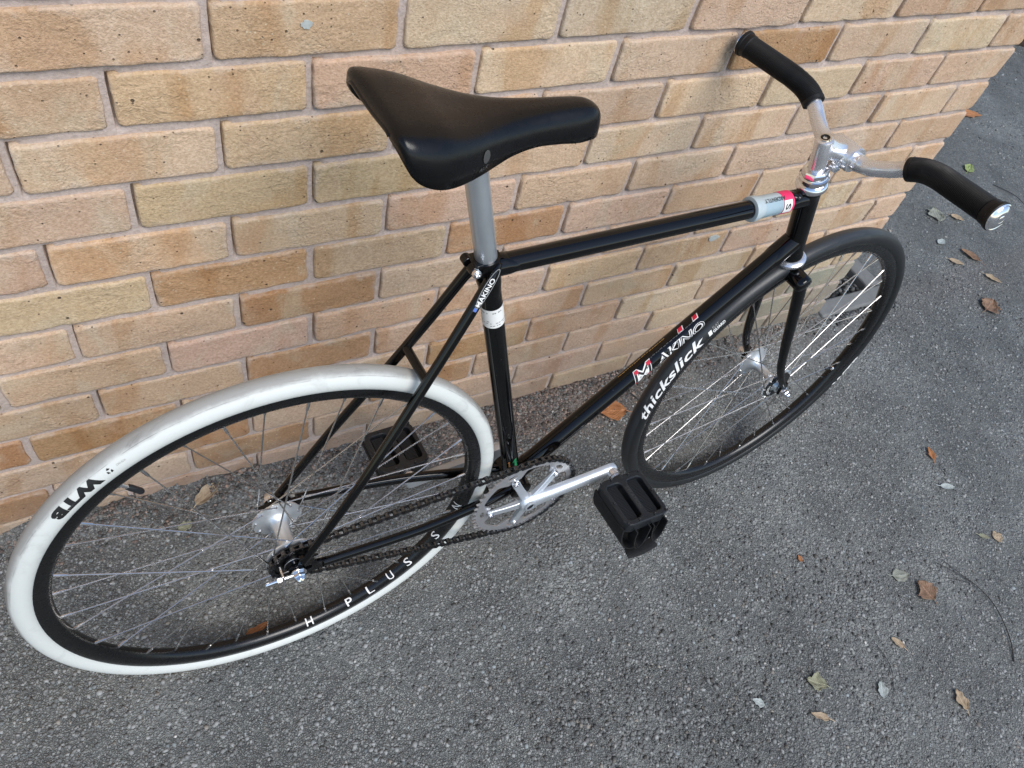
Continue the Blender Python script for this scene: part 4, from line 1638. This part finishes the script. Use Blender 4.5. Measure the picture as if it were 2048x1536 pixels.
# chain: belt round both wheels, one object for each link
A_, C_ = Vector((0, 0)), Vector(BB)
D = (C_ - A_).length
base = math.atan2(C_.y - A_.y, C_.x - A_.x)
al = math.acos((rs - rc) / D)
ua, la = base + al, base - al
segs = []
pA, pC = A_ + rs * Vector((math.cos(ua), math.sin(ua))), C_ + rc * Vector((math.cos(ua), math.sin(ua)))
qA, qC = A_ + rs * Vector((math.cos(la), math.sin(la))), C_ + rc * Vector((math.cos(la), math.sin(la)))
run = (pC - pA).length
arcC = rc * (2 * al)
arcA = rs * (2 * PI - 2 * al)
total = 2 * run + arcC + arcA


def chain_pt(x):
    x %= total
    if x < run:
        f = x / run
        return pA.lerp(pC, f) - Vector((0, 0.0012 * math.sin(PI * f)))
    x -= run
    if x < arcC:
        a = ua - x / rc
        return C_ + rc * Vector((math.cos(a), math.sin(a)))
    x -= arcC
    if x < run:
        f = x / run
        return qC.lerp(qA, f) - Vector((0, 0.005 * math.sin(PI * f)))
    x -= run
    a = la - x / rs
    return A_ + rs * Vector((math.cos(a), math.sin(a)))


NL = int(round(total / PT / 2)) * 2
p_ = total / NL
chain = part('chain', label='dark oiled roller chain')


def link_mesh(outer):
    mb = MB()
    w0_, th = (0.0037, 0.0011) if outer else (0.0024, 0.0011)
    out = []
    for i in range(24):
        a = 2 * PI * i / 24
        x = math.cos(a)
        hx = p_ / 2 * (1 if x > 0 else -1)
        px, py = hx + 0.0042 * math.cos(a), 0.0042 * math.sin(a)
        out.append((px, py))
    out.insert(12 // 2 + 0, (p_ / 2 * 0.0, 0.0033)) if False else None
    k = len(out)
    # waist the plate
    out2 = []
    for x, y in out:
        out2.append((x, y))
    pts = out2[:7] + [(0.0, 0.0029)] + out2[7:19] + [(0.0, -0.0029)] + out2[19:]
    k = len(pts)
    for sg in (1, -1):
        vs_ = [(x, -sg * w0_, y) for x, y in pts] + [(x, -sg * (w0_ + th), y) for x, y in pts]
        mb.add(vs_, [tuple(range(k)), tuple(range(2 * k - 1, k - 1, -1))] + [(i, (i + 1) % k, k + (i + 1) % k, k + i) for i in range(k)])
    for hx in (-p_ / 2, p_ / 2):
        if outer:
            for sg in (1, -1):
                mb.lathe([(0.0019, 0.0036), (0.0019, 0.0056), (0.0012, 0.0060), (0.0, 0.0060)], (hx, 0, 0), (0, -sg, 0), 10)
        else:
            mb.lathe([(0.0039, -0.0024), (0.0039, 0.0024)], (hx, 0, 0), (0, 1, 0), 12)
    return mb.mesh('link', 35)


lo_, li_ = link_mesh(True), link_mesh(False)
lo_.materials.append(M['chain'])
li_.materials.append(M['chain_pin'])
for i in range(NL):
    a, b = chain_pt(i * p_), chain_pt((i + 1) * p_)
    m_ = (a + b) / 2
    an = math.atan2(b.y - a.y, b.x - a.x)
    mt = Matrix.Translation(B(m_.x, m_.y, CL)) @ Matrix.Rotation(-an, 4, 'Y')
    link('chain_link', lo_ if i % 2 else li_, None, chain, mtx=mt)


# ---- pedals: wide plastic platforms with a foot strap hanging below
def pedal(axle, sg, tilt, label, strap_low):
    root = empty('pedal', bike, Matrix.Translation(axle + AX * (sg * 0.0800)) @ Matrix.Rotation(tilt, 4, 'Y'))
    root['label'] = label
    hs_, hw, th = 0.0450, 0.0470, 0.0115       # half size fore-aft, half width along the axle, half thickness
    mid = 0.0095 + hw

    def rr(cx, cy, a, b, r, n=5):
        pts = []
        for qx, qy, st_ in ((1, 1, 0), (-1, 1, 90), (-1, -1, 180), (1, -1, 270)):
            for i in range(n + 1):
                an = rad(st_ + 90 * i / n)
                pts.append((cx + qx * (a - r) + r * math.cos(an), cy + qy * (b - r) + r * math.sin(an)))
        return pts
    out = rr(0, mid, hs_, hw, 0.013, 2)
    # notch beside the axle on the inner edge
    holes = [rr(-0.0212, mid + 0.001, 0.0150, 0.0350, 0.007), rr(0.0212, mid + 0.001, 0.0150, 0.0350, 0.007)]
    me = plate(out, holes, 2 * th, lambda u, v, h: Vector((u, -sg * v, h - th)))
    body = link('platform', me, M['plastic'], root, 0.0022)
    # ribbed blocks sunk in the two windows
    mb = MB()
    for cx in (-0.0215, 0.0215):
        for k in range(24):
            v0 = mid - 0.032 + 0.064 * k / 24
            ys = sorted((-sg * v0, -sg * (v0 + 0.0014)))
            mb.box((cx - 0.0125, ys[0], -th + 0.002), (cx + 0.0080, ys[1], th - 0.0052))
        ys = sorted((-sg * (mid - 0.034), -sg * (mid + 0.034)))
        mb.box((cx - 0.0125, ys[0], -th + 0.0025), (cx + 0.0080, ys[1], th - 0.0066))
    mb.build('grip_block', M['plastic'], root, 0)
    # raised barrel over the axle
    mb = MB()
    mb.tube([Vector((0, -sg * 0.0080, 0)), Vector((0, -sg * 0.0195, 0))], 0.0125, 20)
    mb.build('barrel', M['plastic'], root)
    mb = MB()
    mb.lathe([(0.0055, -0.016), (0.0088, -0.0155), (0.0088, -0.009), (0.0105, -0.0085), (0.0105, 0.0015), (0.0080, 0.0025), (0.0070, 0.0085)], (0, 0, 0), AX * sg, 20)
    mb.build('axle', M['alloy'], root)
    # traction pins
    for x, v in ((-0.040, 0.014), (-0.018, 0.014), (0.018, 0.014), (0.040, 0.014), (-0.040, mid), (0.040, mid), (-0.040, mid + 0.042), (-0.016, mid + 0.042), (0.016, mid + 0.042), (0.040, mid + 0.042)):
        mb = MB()
        mb.lathe([(0.0026, th), (0.0026, th + 0.0016), (0.0016, th + 0.0018), (0.0, th + 0.0004)], (x, -sg * v, 0), (0, 0, 1), 10)
        mb.build('pin', M['plastic'], root)
    if sg > 0:
        me = text_mesh('SYLATION', 0.046, 0.0068, 0.0)
        link('lettering', wrap(me, lambda u, v: Vector((v, -sg * (mid - 0.023 + u), th + 0.0003)), 0.02), M['ink_dim'], root)
    # strap: a wide band slung under the platform, its ends through the sides
    def band(w_in, w_out, low, x0, x1, name, mat, th_=0.0022, skew=0.0):
        pts = []
        for i in range(25):
            q = i / 24
            a = PI * q
            x = x0 + (x1 - x0) * (0.5 - 0.5 * math.cos(a))
            z = -0.004 - low * math.sin(a) ** 0.80
            pts.append((x, z))
        mb = MB()
        vs_ = []
        for i, (x, z) in enumerate(pts):
            q = math.sin(PI * i / 24)
            p0, p1 = pts[max(0, i - 1)], pts[min(24, i + 1)]
            nx, nz = -(p1[1] - p0[1]), p1[0] - p0[0]
            ln = math.hypot(nx, nz) or 1
            nx, nz = nx / ln * th_ / 2, nz / ln * th_ / 2
            for v in (w_in + skew * q, w_out + skew * q):
                vs_ += [(x - nx, -sg * v, z - nz), (x + nx, -sg * v, z + nz)]
        fs = []
        for i in range(24):
            b, c = i * 4, i * 4 + 4
            fs += [(b, b + 2, c + 2, c), (b + 1, c + 1, c + 3, b + 3), (b, c, c + 1, b + 1), (b + 2, b + 3, c + 3, c + 2)]
        fs += [(0, 1, 3, 2), (96, 98, 99, 97)]
        mb.add(vs_, fs)
        return mb.build(name, mat, root, 60)
    band(0.012, 0.100, strap_low, -0.0445, 0.036, 'strap', M['strap'], 0.003, 0.010)
    band(0.094, 0.112, strap_low * 0.78, -0.024, 0.004, 'strap_end', M['strap'], 0.0025, 0.006)
    band(0.094, 0.112, strap_low * 0.70, 0.012, 0.040, 'strap_end', M['strap'], 0.0025, 0.006)
    mb = MB()
    mb.tube([Vector((x, -sg * (0.112 + 0.004 * math.sin(3 * q)), -0.012 - strap_low * (0.98 - 0.10 * q))) for q, x in ((0, -0.022), (.25, -.010), (.5, 0.004), (.75, 0.020), (1, 0.036))], [(0.0018, 0.0100)] * 5, 10, up=(0, 0, 1))
    mb.build('buckle', M['strap'], root)


pedal(pe, 1, rad(3), 'drive side black platform pedal with its strap hanging below', 0.060)
pedal(pe2, -1, rad(0), 'far black platform pedal near the wall', 0.045)

# ---- seat post and saddle
mb = MB()
mb.tube([ST_TOP - sd * 0.02, ST_TOP + sd * 0.05, ST_TOP + sd * 0.150, ST_TOP + sd * 0.166], [0.01355, 0.01355, 0.01355, 0.0120], 32)
mb.build('seat_post', M['post'], bike)
saddle = part('saddle', label='smooth black saddle with deep side skirts')
SEC = [(0.1125, .046, .6660, .6600), (0.1140, .057, .6710, .6560), (0.1185, .0670, .6750, .6460), (0.1250, .0712, .6760, .6350), (0.1350, .0730, .6750, .6262), (0.1500, .0730, .6725, .6195), (0.1660, .0705, .6685, .6165), (0.1850, .0640, .6620, .6150), (0.2050, .0550, .6565, .6140), (0.2250, .0450, .6525, .6135),
       (0.2500, .0350, .6490, .6150), (0.2800, .0280, .6470, .6155), (0.3100, .0245, .6460, .6125), (0.3350, .0225, .6450, .6090), (0.3520, .0200, .6430, .6085), (0.3630, .0160, .6385, .6080), (0.3690, .0105, .6320, .6095), (0.3715, .0045, .6250, .6130)]
cols = spline([(a, b, c) for a, b, c, d in SEC], 4)
cold = spline([(a, d, 0) for a, b, c, d in SEC], 4)
vs_, nn = [], 36
for (s_, hw, tp), (_, sk_, _z) in zip(cols, cold):
    for j in range(nn + 1):
        th = -PI / 2 + PI * j / nn
        sn, cn = math.sin(th), max(0.0, math.cos(th))
        rear_k = max(0.0, min(1.0, (0.26 - s_) / 0.13))
        ew, eh = 0.78 - 0.16 * rear_k, 0.62 - 0.20 * rear_k
        w = hw * math.copysign(abs(sn) ** ew, sn)
        dip = -0.0035 * rear_k * (1 - (w / max(hw, 1e-4)) ** 2)
        # skirts flare a little
        flare = 1.0 + 0.035 * (1 - cn ** eh)
        vs_.append(B(s_ - 0.010 * rear_k * (abs(w) / 0.07) ** 2 * (1 if s_ < 0.16 else 0.0) * 0, sk_ + (tp - sk_) * cn ** eh + dip * cn ** 0.5, w * flare))
k = nn + 1
fs = [(i * k + j, i * k + j + 1, (i + 1) * k + j + 1, (i + 1) * k + j) for i in range(len(cols) - 1) for j in range(nn)]
fs.append(tuple((len(cols) - 1) * k + j for j in range(k)))
mb = MB()
mb.add(vs_, fs)
cover = mb.build('saddle_cover', M['leather'], saddle, 180)
sol = cover.modifiers.new('shell', 'SOLIDIFY')
sol.thickness = 0.0045
sol.offset = -1
# rear lip and base under the cover
mb = MB()
mb.tube([vs_[j] + Vector((0.0012, 0, -0.0012)) for j in range(1, nn)], 0.0026, 10)
mb.build('rear_lip', M['leather'], saddle)
vb = []
for (s_, hw, tp), (_, sk_, _z) in list(zip(cols, cold))[6::4]:
    for q in (-1, -.5, 0, .5, 1):
        vb.append(B(s_, sk_ + (tp - sk_) * (0.42 - 0.12 * abs(q)), q * (hw - .006)))
kb = len(vb) // 5
mb = MB()
mb.add(vb, [(i * 5 + j, i * 5 + j + 1, (i + 1) * 5 + j + 1, (i + 1) * 5 + j) for i in range(kb - 1) for j in range(4)])
mb.build('saddle_base', M['plastic'], saddle)
for w in (-1, 1):
    mb = MB()
    mb.tube(spline([B(0.128, .643, w * .034), B(0.165, .626, w * .026), B(0.215, .6130, w * .0215), B(0.265, .6130, w * .0215), B(0.318, .626, w * .014), B(0.345, .630, w * .006)], 6), 0.0035, 10)
    mb.build('rail', M['chrome'], saddle)
mb = MB()
cl = ST_TOP + sd * 0.160
mb.box((cl.x - .020, -0.026, cl.z - .004), (cl.x + .020, 0.026, cl.z + .008))
mb.build('clamp', M['post'], saddle, 0, 0.003)
# faint printed balloon and initials low on the skirt
side = lambda u, v: B(0.1985 + u, 0.6275 + v, 0.0580 * 1.035 - 0.44 * (u + 0.0) + 0.0030 - 0.05 * max(0.0, v))
def skirt_pt(u, v):
    """nearest spot of the drive side skirt for bike coordinates (s, t)"""
    s_, t_ = 0.200 + u, 0.6235 + v
    best = min(range(len(cols) - 1), key=lambda i: abs(cols[i][0] - s_))
    a, b = cols[best], cols[best + 1]
    f = 0.0 if b[0] == a[0] else (s_ - a[0]) / (b[0] - a[0])
    hw = a[1] + (b[1] - a[1]) * f
    tp = a[2] + (b[2] - a[2]) * f
    sk_ = cold[best][1]
    rear_k = max(0.0, min(1.0, (0.26 - s_) / 0.13))
    ew, eh = 0.78 - 0.16 * rear_k, 0.62 - 0.20 * rear_k
    y = max(0.0, min(1.0, (t_ - sk_) / (tp - sk_)))
    cn = y ** (1 / eh)
    sn = math.sqrt(max(0, 1 - cn * cn))
    return B(s_, t_, hw * sn ** ew * (1 + 0.035 * (1 - y)) + 0.0007)


printed(poly_mesh([(0.009 + .0050 * math.cos(2 * PI * i / 14), .0075 + .0062 * math.sin(2 * PI * i / 14)) for i in range(14)]), skirt_pt, M['ink_dim'], saddle, 'logo', 0.002)
printed(text_mesh('Ay.X', 0.013, 0.0045, 0.02, 0.25), lambda u, v: skirt_pt(u - 0.001, v - 0.0028), M['ink_dim'], saddle, 'lettering', 0.002)

# ---- stem, handlebar, grips
stem = part('stem', label='polished silver quill stem', steer=True)
q0, q1 = head(0.480), head(0.5400)
mb = MB()
mb.tube([q0, q0.lerp(q1, .6), q1 - HD * 0.004, q1 - HD * 0.001, q1 + HD * 0.0008], [0.0116, 0.0124, 0.0128, 0.0118, 0.0085], 32)
CLMP = B(0.8365, 0.5080)
ext0 = head(0.5240)
pth = [ext0 + (CLMP - ext0) * f for f in (0.0, 0.18, 0.38, 0.6, 0.8, 1.0)]
mb.tube(pth, [(0.0175, 0.0118), (0.0165, 0.0122), (0.0145, 0.0125), (0.0135, 0.0128), (0.0140, 0.0140), (0.0155, 0.0155)], 28, up=(0, 0, 1))
mb.build('stem_body', M['alloy'], stem)
mb = MB()
mb.lathe([(0.0125, -.0235), (0.0178, -.0230), (0.0190, -.0200), (0.0190, .0200), (0.0178, .0230), (0.0125, .0235)], CLMP, AX, 40)
mb.build('bar_clamp', M['alloy'], stem)
mb = MB()
ec = CLMP + Vector((-0.0150, 0, -0.0165))
for sg in (1, -1):
    mb.tube([ec + AX * (sg * 0.002), ec + AX * (sg * 0.0110)], [0.0085, 0.0078], 20)
    mb.tube([CLMP + AX * (sg * 0.0065) + Vector((-.004, 0, -.012)), ec + AX * (sg * 0.0065)], [(0.0100, 0.0045), (0.0080, 0.0045)], 14, up=(1, 0, 0))
mb.build('clamp_ear', M['alloy'], stem)
mb = MB()
mb.lathe([(0.0052, .0100), (0.0052, .0128), (0.0030, .0130), (0.0028, .0105), (0.0, .0105)], ec, AX, 16)
mb.build('clamp_bolt', M['chrome'], stem)
mb = MB()
mb.lathe([(0.0066, -.001), (0.0066, .0016), (0.0052, .0022), (0.0034, .0018), (0.0034, -.003), (0.0, -.003)], q1, HD, 20)
mb.build('stem_bolt', M['cog'], stem)
mb = MB()
mb.lathe([(0.0068, -.0005), (0.0088, .0004), (0.0082, .0022), (0.0064, .0022)], q1, HD, 24, closed=True)
mb.build('bolt_collar', M['chrome'], stem)
es = (CLMP - ext0).normalized()
ev = Vector((-es.z, 0, es.x))
for tx, u_, v_ in (('NITTO', 0.004, 0.0015), ('65', 0.006, -0.0050)):
    me = text_mesh(tx, None, 0.0034, 0.0)
    link('lettering', wrap(me, lambda u, v: ext0 + es * (0.008 + u_ + u) + ev * (v_ + v) + AX * 0.0114, 0.004), M['ink_white'], stem)

bar_half = [(0.8365, 0.5080, 0.0), (0.8365, 0.5080, 0.028), (0.8385, 0.5105, 0.046), (0.8455, 0.5200, 0.068), (0.8520, 0.5330, 0.090), (0.8515, 0.5440, 0.112), (0.8440, 0.5515, 0.136), (0.8360, 0.5555, 0.162), (0.8250, 0.5605, 0.2340)]
left = [(s_, t_, -w_) for s_, t_, w_ in bar_half[:0:-1]]
ctrl = [B(*q) for q in left + bar_half]
hb = part('handlebar', label='polished silver riser handlebar', steer=True)
path = spline(ctrl, 10)
mb = MB()
mb.tube(path, [0.0127 if abs(p.y) < 0.030 else (0.0111 if abs(p.y) > 0.038 else 0.0127 - 0.0016 * (abs(p.y) - .030) / .008) for p in path], 28)
mb.build('bar', M['alloy'], hb)
for sg in (1, -1):
    mb = MB()
    mb.lathe([(0.0124, sg * .0285), (0.0130, sg * .0288), (0.0130, sg * .0296), (0.0124, sg * .0299)], CLMP, AX, 32)
    mb.build('bar_ring', M['chrome'], hb)

for sg in (1, -1):
    gp = part('grip', label='ribbed black grip on the drive side bar end' if sg > 0 else 'ribbed black grip touching the wall', steer=True)
    hp = [B(s_, t_, sg * w_) for s_, t_, w_ in bar_half]
    dense = spline(hp, 120)
    # arc length resample from inner end to bar end
    sub = [p for p in dense if abs(p.y) >= 0.0900]
    acc = [0.0]
    for a, b in zip(sub, sub[1:]):
        acc.append(acc[-1] + (b - a).length)
    Ltot = acc[-1]
    NR = 58
    pts, rr = [], []

    def at(x):
        j = 0
        import bisect
        j = min(len(acc) - 2, max(0, bisect.bisect_right(acc, x) - 1))
        f = (x - acc[j]) / max(1e-9, acc[j + 1] - acc[j])
        return sub[j].lerp(sub[j + 1], f)
    seq = [(0.0, 0.0118), (0.0002, 0.0150), (0.0012, 0.0164), (0.0070, 0.0166), (0.0078, 0.0156)]
    a0, a1 = 0.0085, Ltot - 0.0160
    for i in range(NR):
        x = a0 + (a1 - a0) * i / NR
        d = (a1 - a0) / NR
        seq += [(x, 0.0155), (x + d * .30, 0.0164), (x + d * .65, 0.0164), (x + d * .92, 0.0155)]
    seq += [(a1 + .0005, 0.0158), (a1 + .0015, 0.0172), (Ltot - .0065, 0.0176), (Ltot - .0055, 0.0190), (Ltot - .0010, 0.0196), (Ltot, 0.0186)]
    mb = MB()
    mb.tube([at(x) for x, r in seq], [r for x, r in seq], 28)
    mb.build('grip_sleeve', M['grip'], gp, 30)
    e, d = at(Ltot), (at(Ltot) - at(Ltot - .01)).normalized()
    mb = MB()
    mb.lathe([(0.0184, 0.0), (0.0186, .0008), (0.0172, .0016), (0.0160, .0012), (0.0150, .0022), (0.0105, .0048), (0.0060, .0056), (0.0050, .0052), (0.0036, .0058), (0.0, .0059)], e, d, 36)
    mb.build('end_plug', M['chrome'], gp)
# ------------------------------------------------------------------ fallen leaves, twigs, scraps
LM = {'rust': mat_leaf('rust_leaf', (0.26, 0.10, 0.035), (0.42, 0.19, 0.075)), 'brown': mat_leaf('brown_leaf', (0.13, 0.075, 0.045), (0.25, 0.15, 0.09)),
      'tan': mat_leaf('tan_leaf', (0.26, 0.19, 0.12), (0.42, 0.33, 0.22)), 'olive': mat_leaf('olive_leaf', (0.16, 0.16, 0.10), (0.27, 0.27, 0.18)),
      'pale': mat_leaf('pale_leaf', (0.28, 0.32, 0.31), (0.42, 0.46, 0.44)), 'grey': mat_leaf('grey_leaf', (0.17, 0.18, 0.15), (0.27, 0.28, 0.23)), 'green': mat_leaf('green_leaf', (0.16, 0.22, 0.07), (0.30, 0.36, 0.14))}


def leaf(x, y, L, W, rz, kind, label, curl=0.25, ragged=0.12, seed=0, lift=0.002, cat='leaf', name='fallen_leaf', stalk=True, tilt=0.0):
    r = random.Random(seed * 7 + 3)
    if seed > 4:
        L, W = L * 0.84, W * 0.84
    nu, nv = 14, 8
    so = seed * 3.7
    vs_, uvs = [], []
    for i in range(nu + 1):
        u = i / nu
        hw = W / 2 * (math.sin(PI * min(1, u ** 0.80)) ** 0.75 if 0 < u < 1 else 0.03)
        for j in range(-nv, nv + 1):
            v = j / nv
            rag = 1 + ragged * (noise.noise((u * 7 + so, v * 0.5 + (3 if v > 0 else 0), so)) * 2.0) * abs(v)
            px_, py_ = (u - 0.5) * L, v * hw * rag
            zz = curl * W * (0.55 * v * v * math.sin(PI * u) + 0.35 * (2 * u - 1) ** 2) + 0.10 * W * noise.noise((u * 5 + so, v * 3, so + 2))
            vs_.append((px_, py_, max(0.0, zz)))
            uvs.append((u, abs(v), 0))
    k = 2 * nv + 1
    fs = [(i * k + j, (i + 1) * k + j, (i + 1) * k + j + 1, i * k + j + 1) for i in range(nu) for j in range(k - 1)]
    me = bpy.data.meshes.new(name)
    me.from_pydata(vs_, [], fs)
    me.shade_smooth()
    ca = me.color_attributes.new('leafuv', 'FLOAT_COLOR', 'POINT')
    ca.data.foreach_set('color', np.array([(a, b, 0, 1) for a, b, c in uvs], np.float32).reshape(-1))
    o = link(name, me, LM[kind])
    sol = o.modifiers.new('thickness', 'SOLIDIFY')
    sol.thickness = 0.0005
    o.location = (x, y, ground_z(x, y) + lift)
    o.rotation_euler = (tilt, 0, rz)
    if stalk:
        mb = MB()
        mb.tube([(-L / 2 + 0.002, 0, curl * W * .35), (-L / 2 - L * .12, L * .02, 0.001), (-L / 2 - L * .28, L * .06, 0.001)], [0.0009, 0.0007, 0.0006], 6)
        mb.build('stalk', LM[kind], o)
    tag(o, label, cat, 'fallen leaves on the ground')
    return o


leaf(0.790, -0.100, 0.082, 0.058, rad(160), 'rust', 'large rust brown leaf lying under the down tube beside the wall', 0.22, 0.10, 1, 0.003)
leaf(-0.105, -0.030, 0.060, 0.030, rad(35), 'tan', 'curled tan leaf against the foot of the wall behind the rear hub', 0.75, 0.2, 2, 0.006)
leaf(-0.156, -0.075, 0.028, 0.020, rad(10), 'olive', 'small pale olive leaf seen through the rear spokes near the wall', 0.2, 0.2, 3, stalk=False)
leaf(-0.090, -0.312, 0.050, 0.018, rad(18), 'rust', 'orange brown torn leaf inside the rear wheel near the rim', 0.2, 0.3, 4, stalk=False)
leaf(1.545, -0.485, 0.046, 0.022, rad(70), 'rust', 'small orange leaf on the asphalt right of the front wheel', 0.5, 0.25, 5)
leaf(1.510, -0.575, 0.048, 0.020, rad(-25), 'pale', 'pale bluish grey leaf on the asphalt below the small orange leaf', 0.35, 0.06, 6, 0.004)
leaf(1.242, -0.755, 0.058, 0.050, rad(95), 'brown', 'crumpled reddish brown leaf at the right beside the bent twig', 0.25, 0.35, 7, 0.003)
leaf(1.210, -0.705, 0.050, 0.036, rad(-20), 'grey', 'flat grey green leaf next to the crumpled brown leaf', 0.10, 0.15, 8)
leaf(1.090, -0.817, 0.038, 0.018, rad(115), 'tan', 'small spotted tan leaf below the crumpled brown leaf', 0.3, 0.15, 9)
leaf(1.006, -0.584, 0.020, 0.012, rad(80), 'rust', 'tiny orange leaf scrap alone in the middle of the asphalt', 0.4, 0.2, 10, stalk=False)
leaf(0.861, -0.808, 0.050, 0.034, rad(140), 'olive', 'crumpled olive leaf low in the middle of the asphalt', 0.35, 0.4, 11)
leaf(0.723, -0.790, 0.030, 0.018, rad(130), 'pale', 'pale white leaf scrap near the bottom edge of the picture', 0.25, 0.2, 12, stalk=False)
leaf(0.826, -0.861, 0.046, 0.016, rad(140), 'tan', 'narrow tan leaf near the bottom edge right of the white scrap', 0.3, 0.2, 13)
leaf(1.532, -0.726, 0.034, 0.030, rad(0), 'tan', 'round pale speckled leaf by the right edge of the picture', 0.12, 0.2, 14, stalk=False)
leaf(1.497, -0.712, 0.034, 0.014, rad(-40), 'olive', 'thin olive leaf just left of the round speckled leaf', 0.2, 0.15, 15)
leaf(2.353, 0.255, 0.085, 0.065, rad(60), 'grey', 'broken grey leaf on the asphalt below the drive side grip', 0.2, 0.4, 16)
leaf(2.427, 0.220, 0.055, 0.032, rad(-50), 'tan', 'small tan leaf right of the broken grey leaf below the grip', 0.4, 0.2, 17)
leaf(2.733, 0.431, 0.075, 0.045, rad(30), 'green', 'yellow green leaf on the dark asphalt above the grip', 0.3, 0.2, 18)
leaf(2.317, 0.058, 0.085, 0.040, rad(115), 'brown', 'brown leaf upright in the row of leaves right of the front tyre', 0.4, 0.15, 19)
leaf(2.236, 0.048, 0.060, 0.026, rad(-45), 'tan', 'pale tan leaf left of the upright brown leaf', 0.3, 0.15, 20)
leaf(2.308, -0.050, 0.065, 0.026, rad(-60), 'tan', 'narrow yellowish tan leaf below the upright brown leaf', 0.5, 0.2, 21)
leaf(2.191, -0.137, 0.085, 0.070, rad(20), 'brown', 'broad crumpled dull brown leaf right of the front tyre', 0.25, 0.45, 22)
leaf(2.259, 0.140, 0.050, 0.026, rad(10), 'pale', 'small white leaf above the upright brown leaf', 0.3, 0.3, 23, stalk=False)
leaf(3.060, 0.720, 0.140, 0.055, rad(-20), 'rust', 'orange brown leaf against the wall edge at the right', 0.3, 0.2, 24)
leaf(0.985, -0.875, 0.040, 0.022, rad(60), 'pale', 'torn white scrap at the bottom edge of the picture', 0.4, 0.3, 25, stalk=False)
leaf(1.135, -0.960, 0.050, 0.026, rad(80), 'tan', 'dry tan leaf at the bottom right near the picture edge', 0.4, 0.3, 26)

# bent twig at the right, and thinner stalks
def twig(pts, r0, r1, label, forks=()):
    path = spline([(x, y, ground_z(x, y) + z) for x, y, z in pts], 6)
    k = len(path)
    mb = MB()
    mb.tube(path, [r0 + (r1 - r0) * i / (k - 1) for i in range(k)], 8)
    for f in forks:
        fp = spline([(x, y, ground_z(x, y) + z) for x, y, z in f], 5)
        mb.tube(fp, [r1] * len(fp), 6)
    o = mb.build('twig', simple('dark_twig', (0.035, 0.032, 0.030), 0.8, var=0.3, vscale=150))
    tag(o, label, 'twig', 'twigs on the ground')


twig([(1.319, -0.954, .002), (1.345, -0.922, .004), (1.362, -0.887, .006), (1.375, -0.842, .007), (1.371, -0.796, .006), (1.357, -0.762, .005), (1.340, -0.713, .003)], 0.0015, 0.0006, 'long bent dark twig curving down the right side of the asphalt',
     [[(1.368, -0.788, .005), (1.348, -0.752, .004), (1.322, -0.716, .002)], [(1.371, -0.80, .005), (1.352, -0.775, .003), (1.315, -0.752, .002)]])
twig([(0.868, -0.072, .004), (0.876, -0.088, .003), (0.880, -0.104, .002)], 0.0014, 0.001, 'short grey stalk beside the large rust brown leaf')
twig([(2.76, 0.33, .003), (2.80, 0.25, .005), (2.78, 0.17, .003)], 0.0014, 0.0008, 'thin straight twig on the dark asphalt below the yellow green leaf')
twig([(1.04, -0.80, .003), (1.035, -0.85, .004), (1.00, -0.895, .002)], 0.0008, 0.0005, 'thin dark stalk running down from the small spotted leaf')

# unidentified dark thing behind the corner, built as a heap, only its edge in view
mb = MB()
rr_ = random.Random(5)
n = 18
rings = []
for k in range(6):
    f = k / 5
    rings.append([(0.34 * (1 - f * 0.9) * math.cos(2 * PI * i / n) * (1 + .25 * rr_.random()), 0.30 * (1 - f * .9) * math.sin(2 * PI * i / n) * (1 + .25 * rr_.random()), 0.20 * math.sin(f * PI / 2) * (0.85 + .3 * rr_.random()) - .01) for i in range(n)])
mb.add([p for q in rings for p in q], [(k * n + i, k * n + (i + 1) % n, (k + 1) * n + (i + 1) % n, (k + 1) * n + i) for k in range(5) for i in range(n)] + [tuple(5 * n + i for i in range(n))])
heap = mb.build('dark_heap', simple('dark_brown_heap', (0.030, 0.018, 0.011), 0.95, var=0.4, vscale=30, bump=(60, 1.0, 0.02)), None, 60)
heap.location = (4.22, 1.36, 0)
tag(heap, 'unidentified dark brown heap behind the wall corner at the right edge', 'heap')
lf = leaf(3.98, 1.16, 0.22, 0.10, rad(200), 'tan', 'pale pinkish leaf on the dark heap at the top right edge', 0.5, 0.2, 31, 0.10)
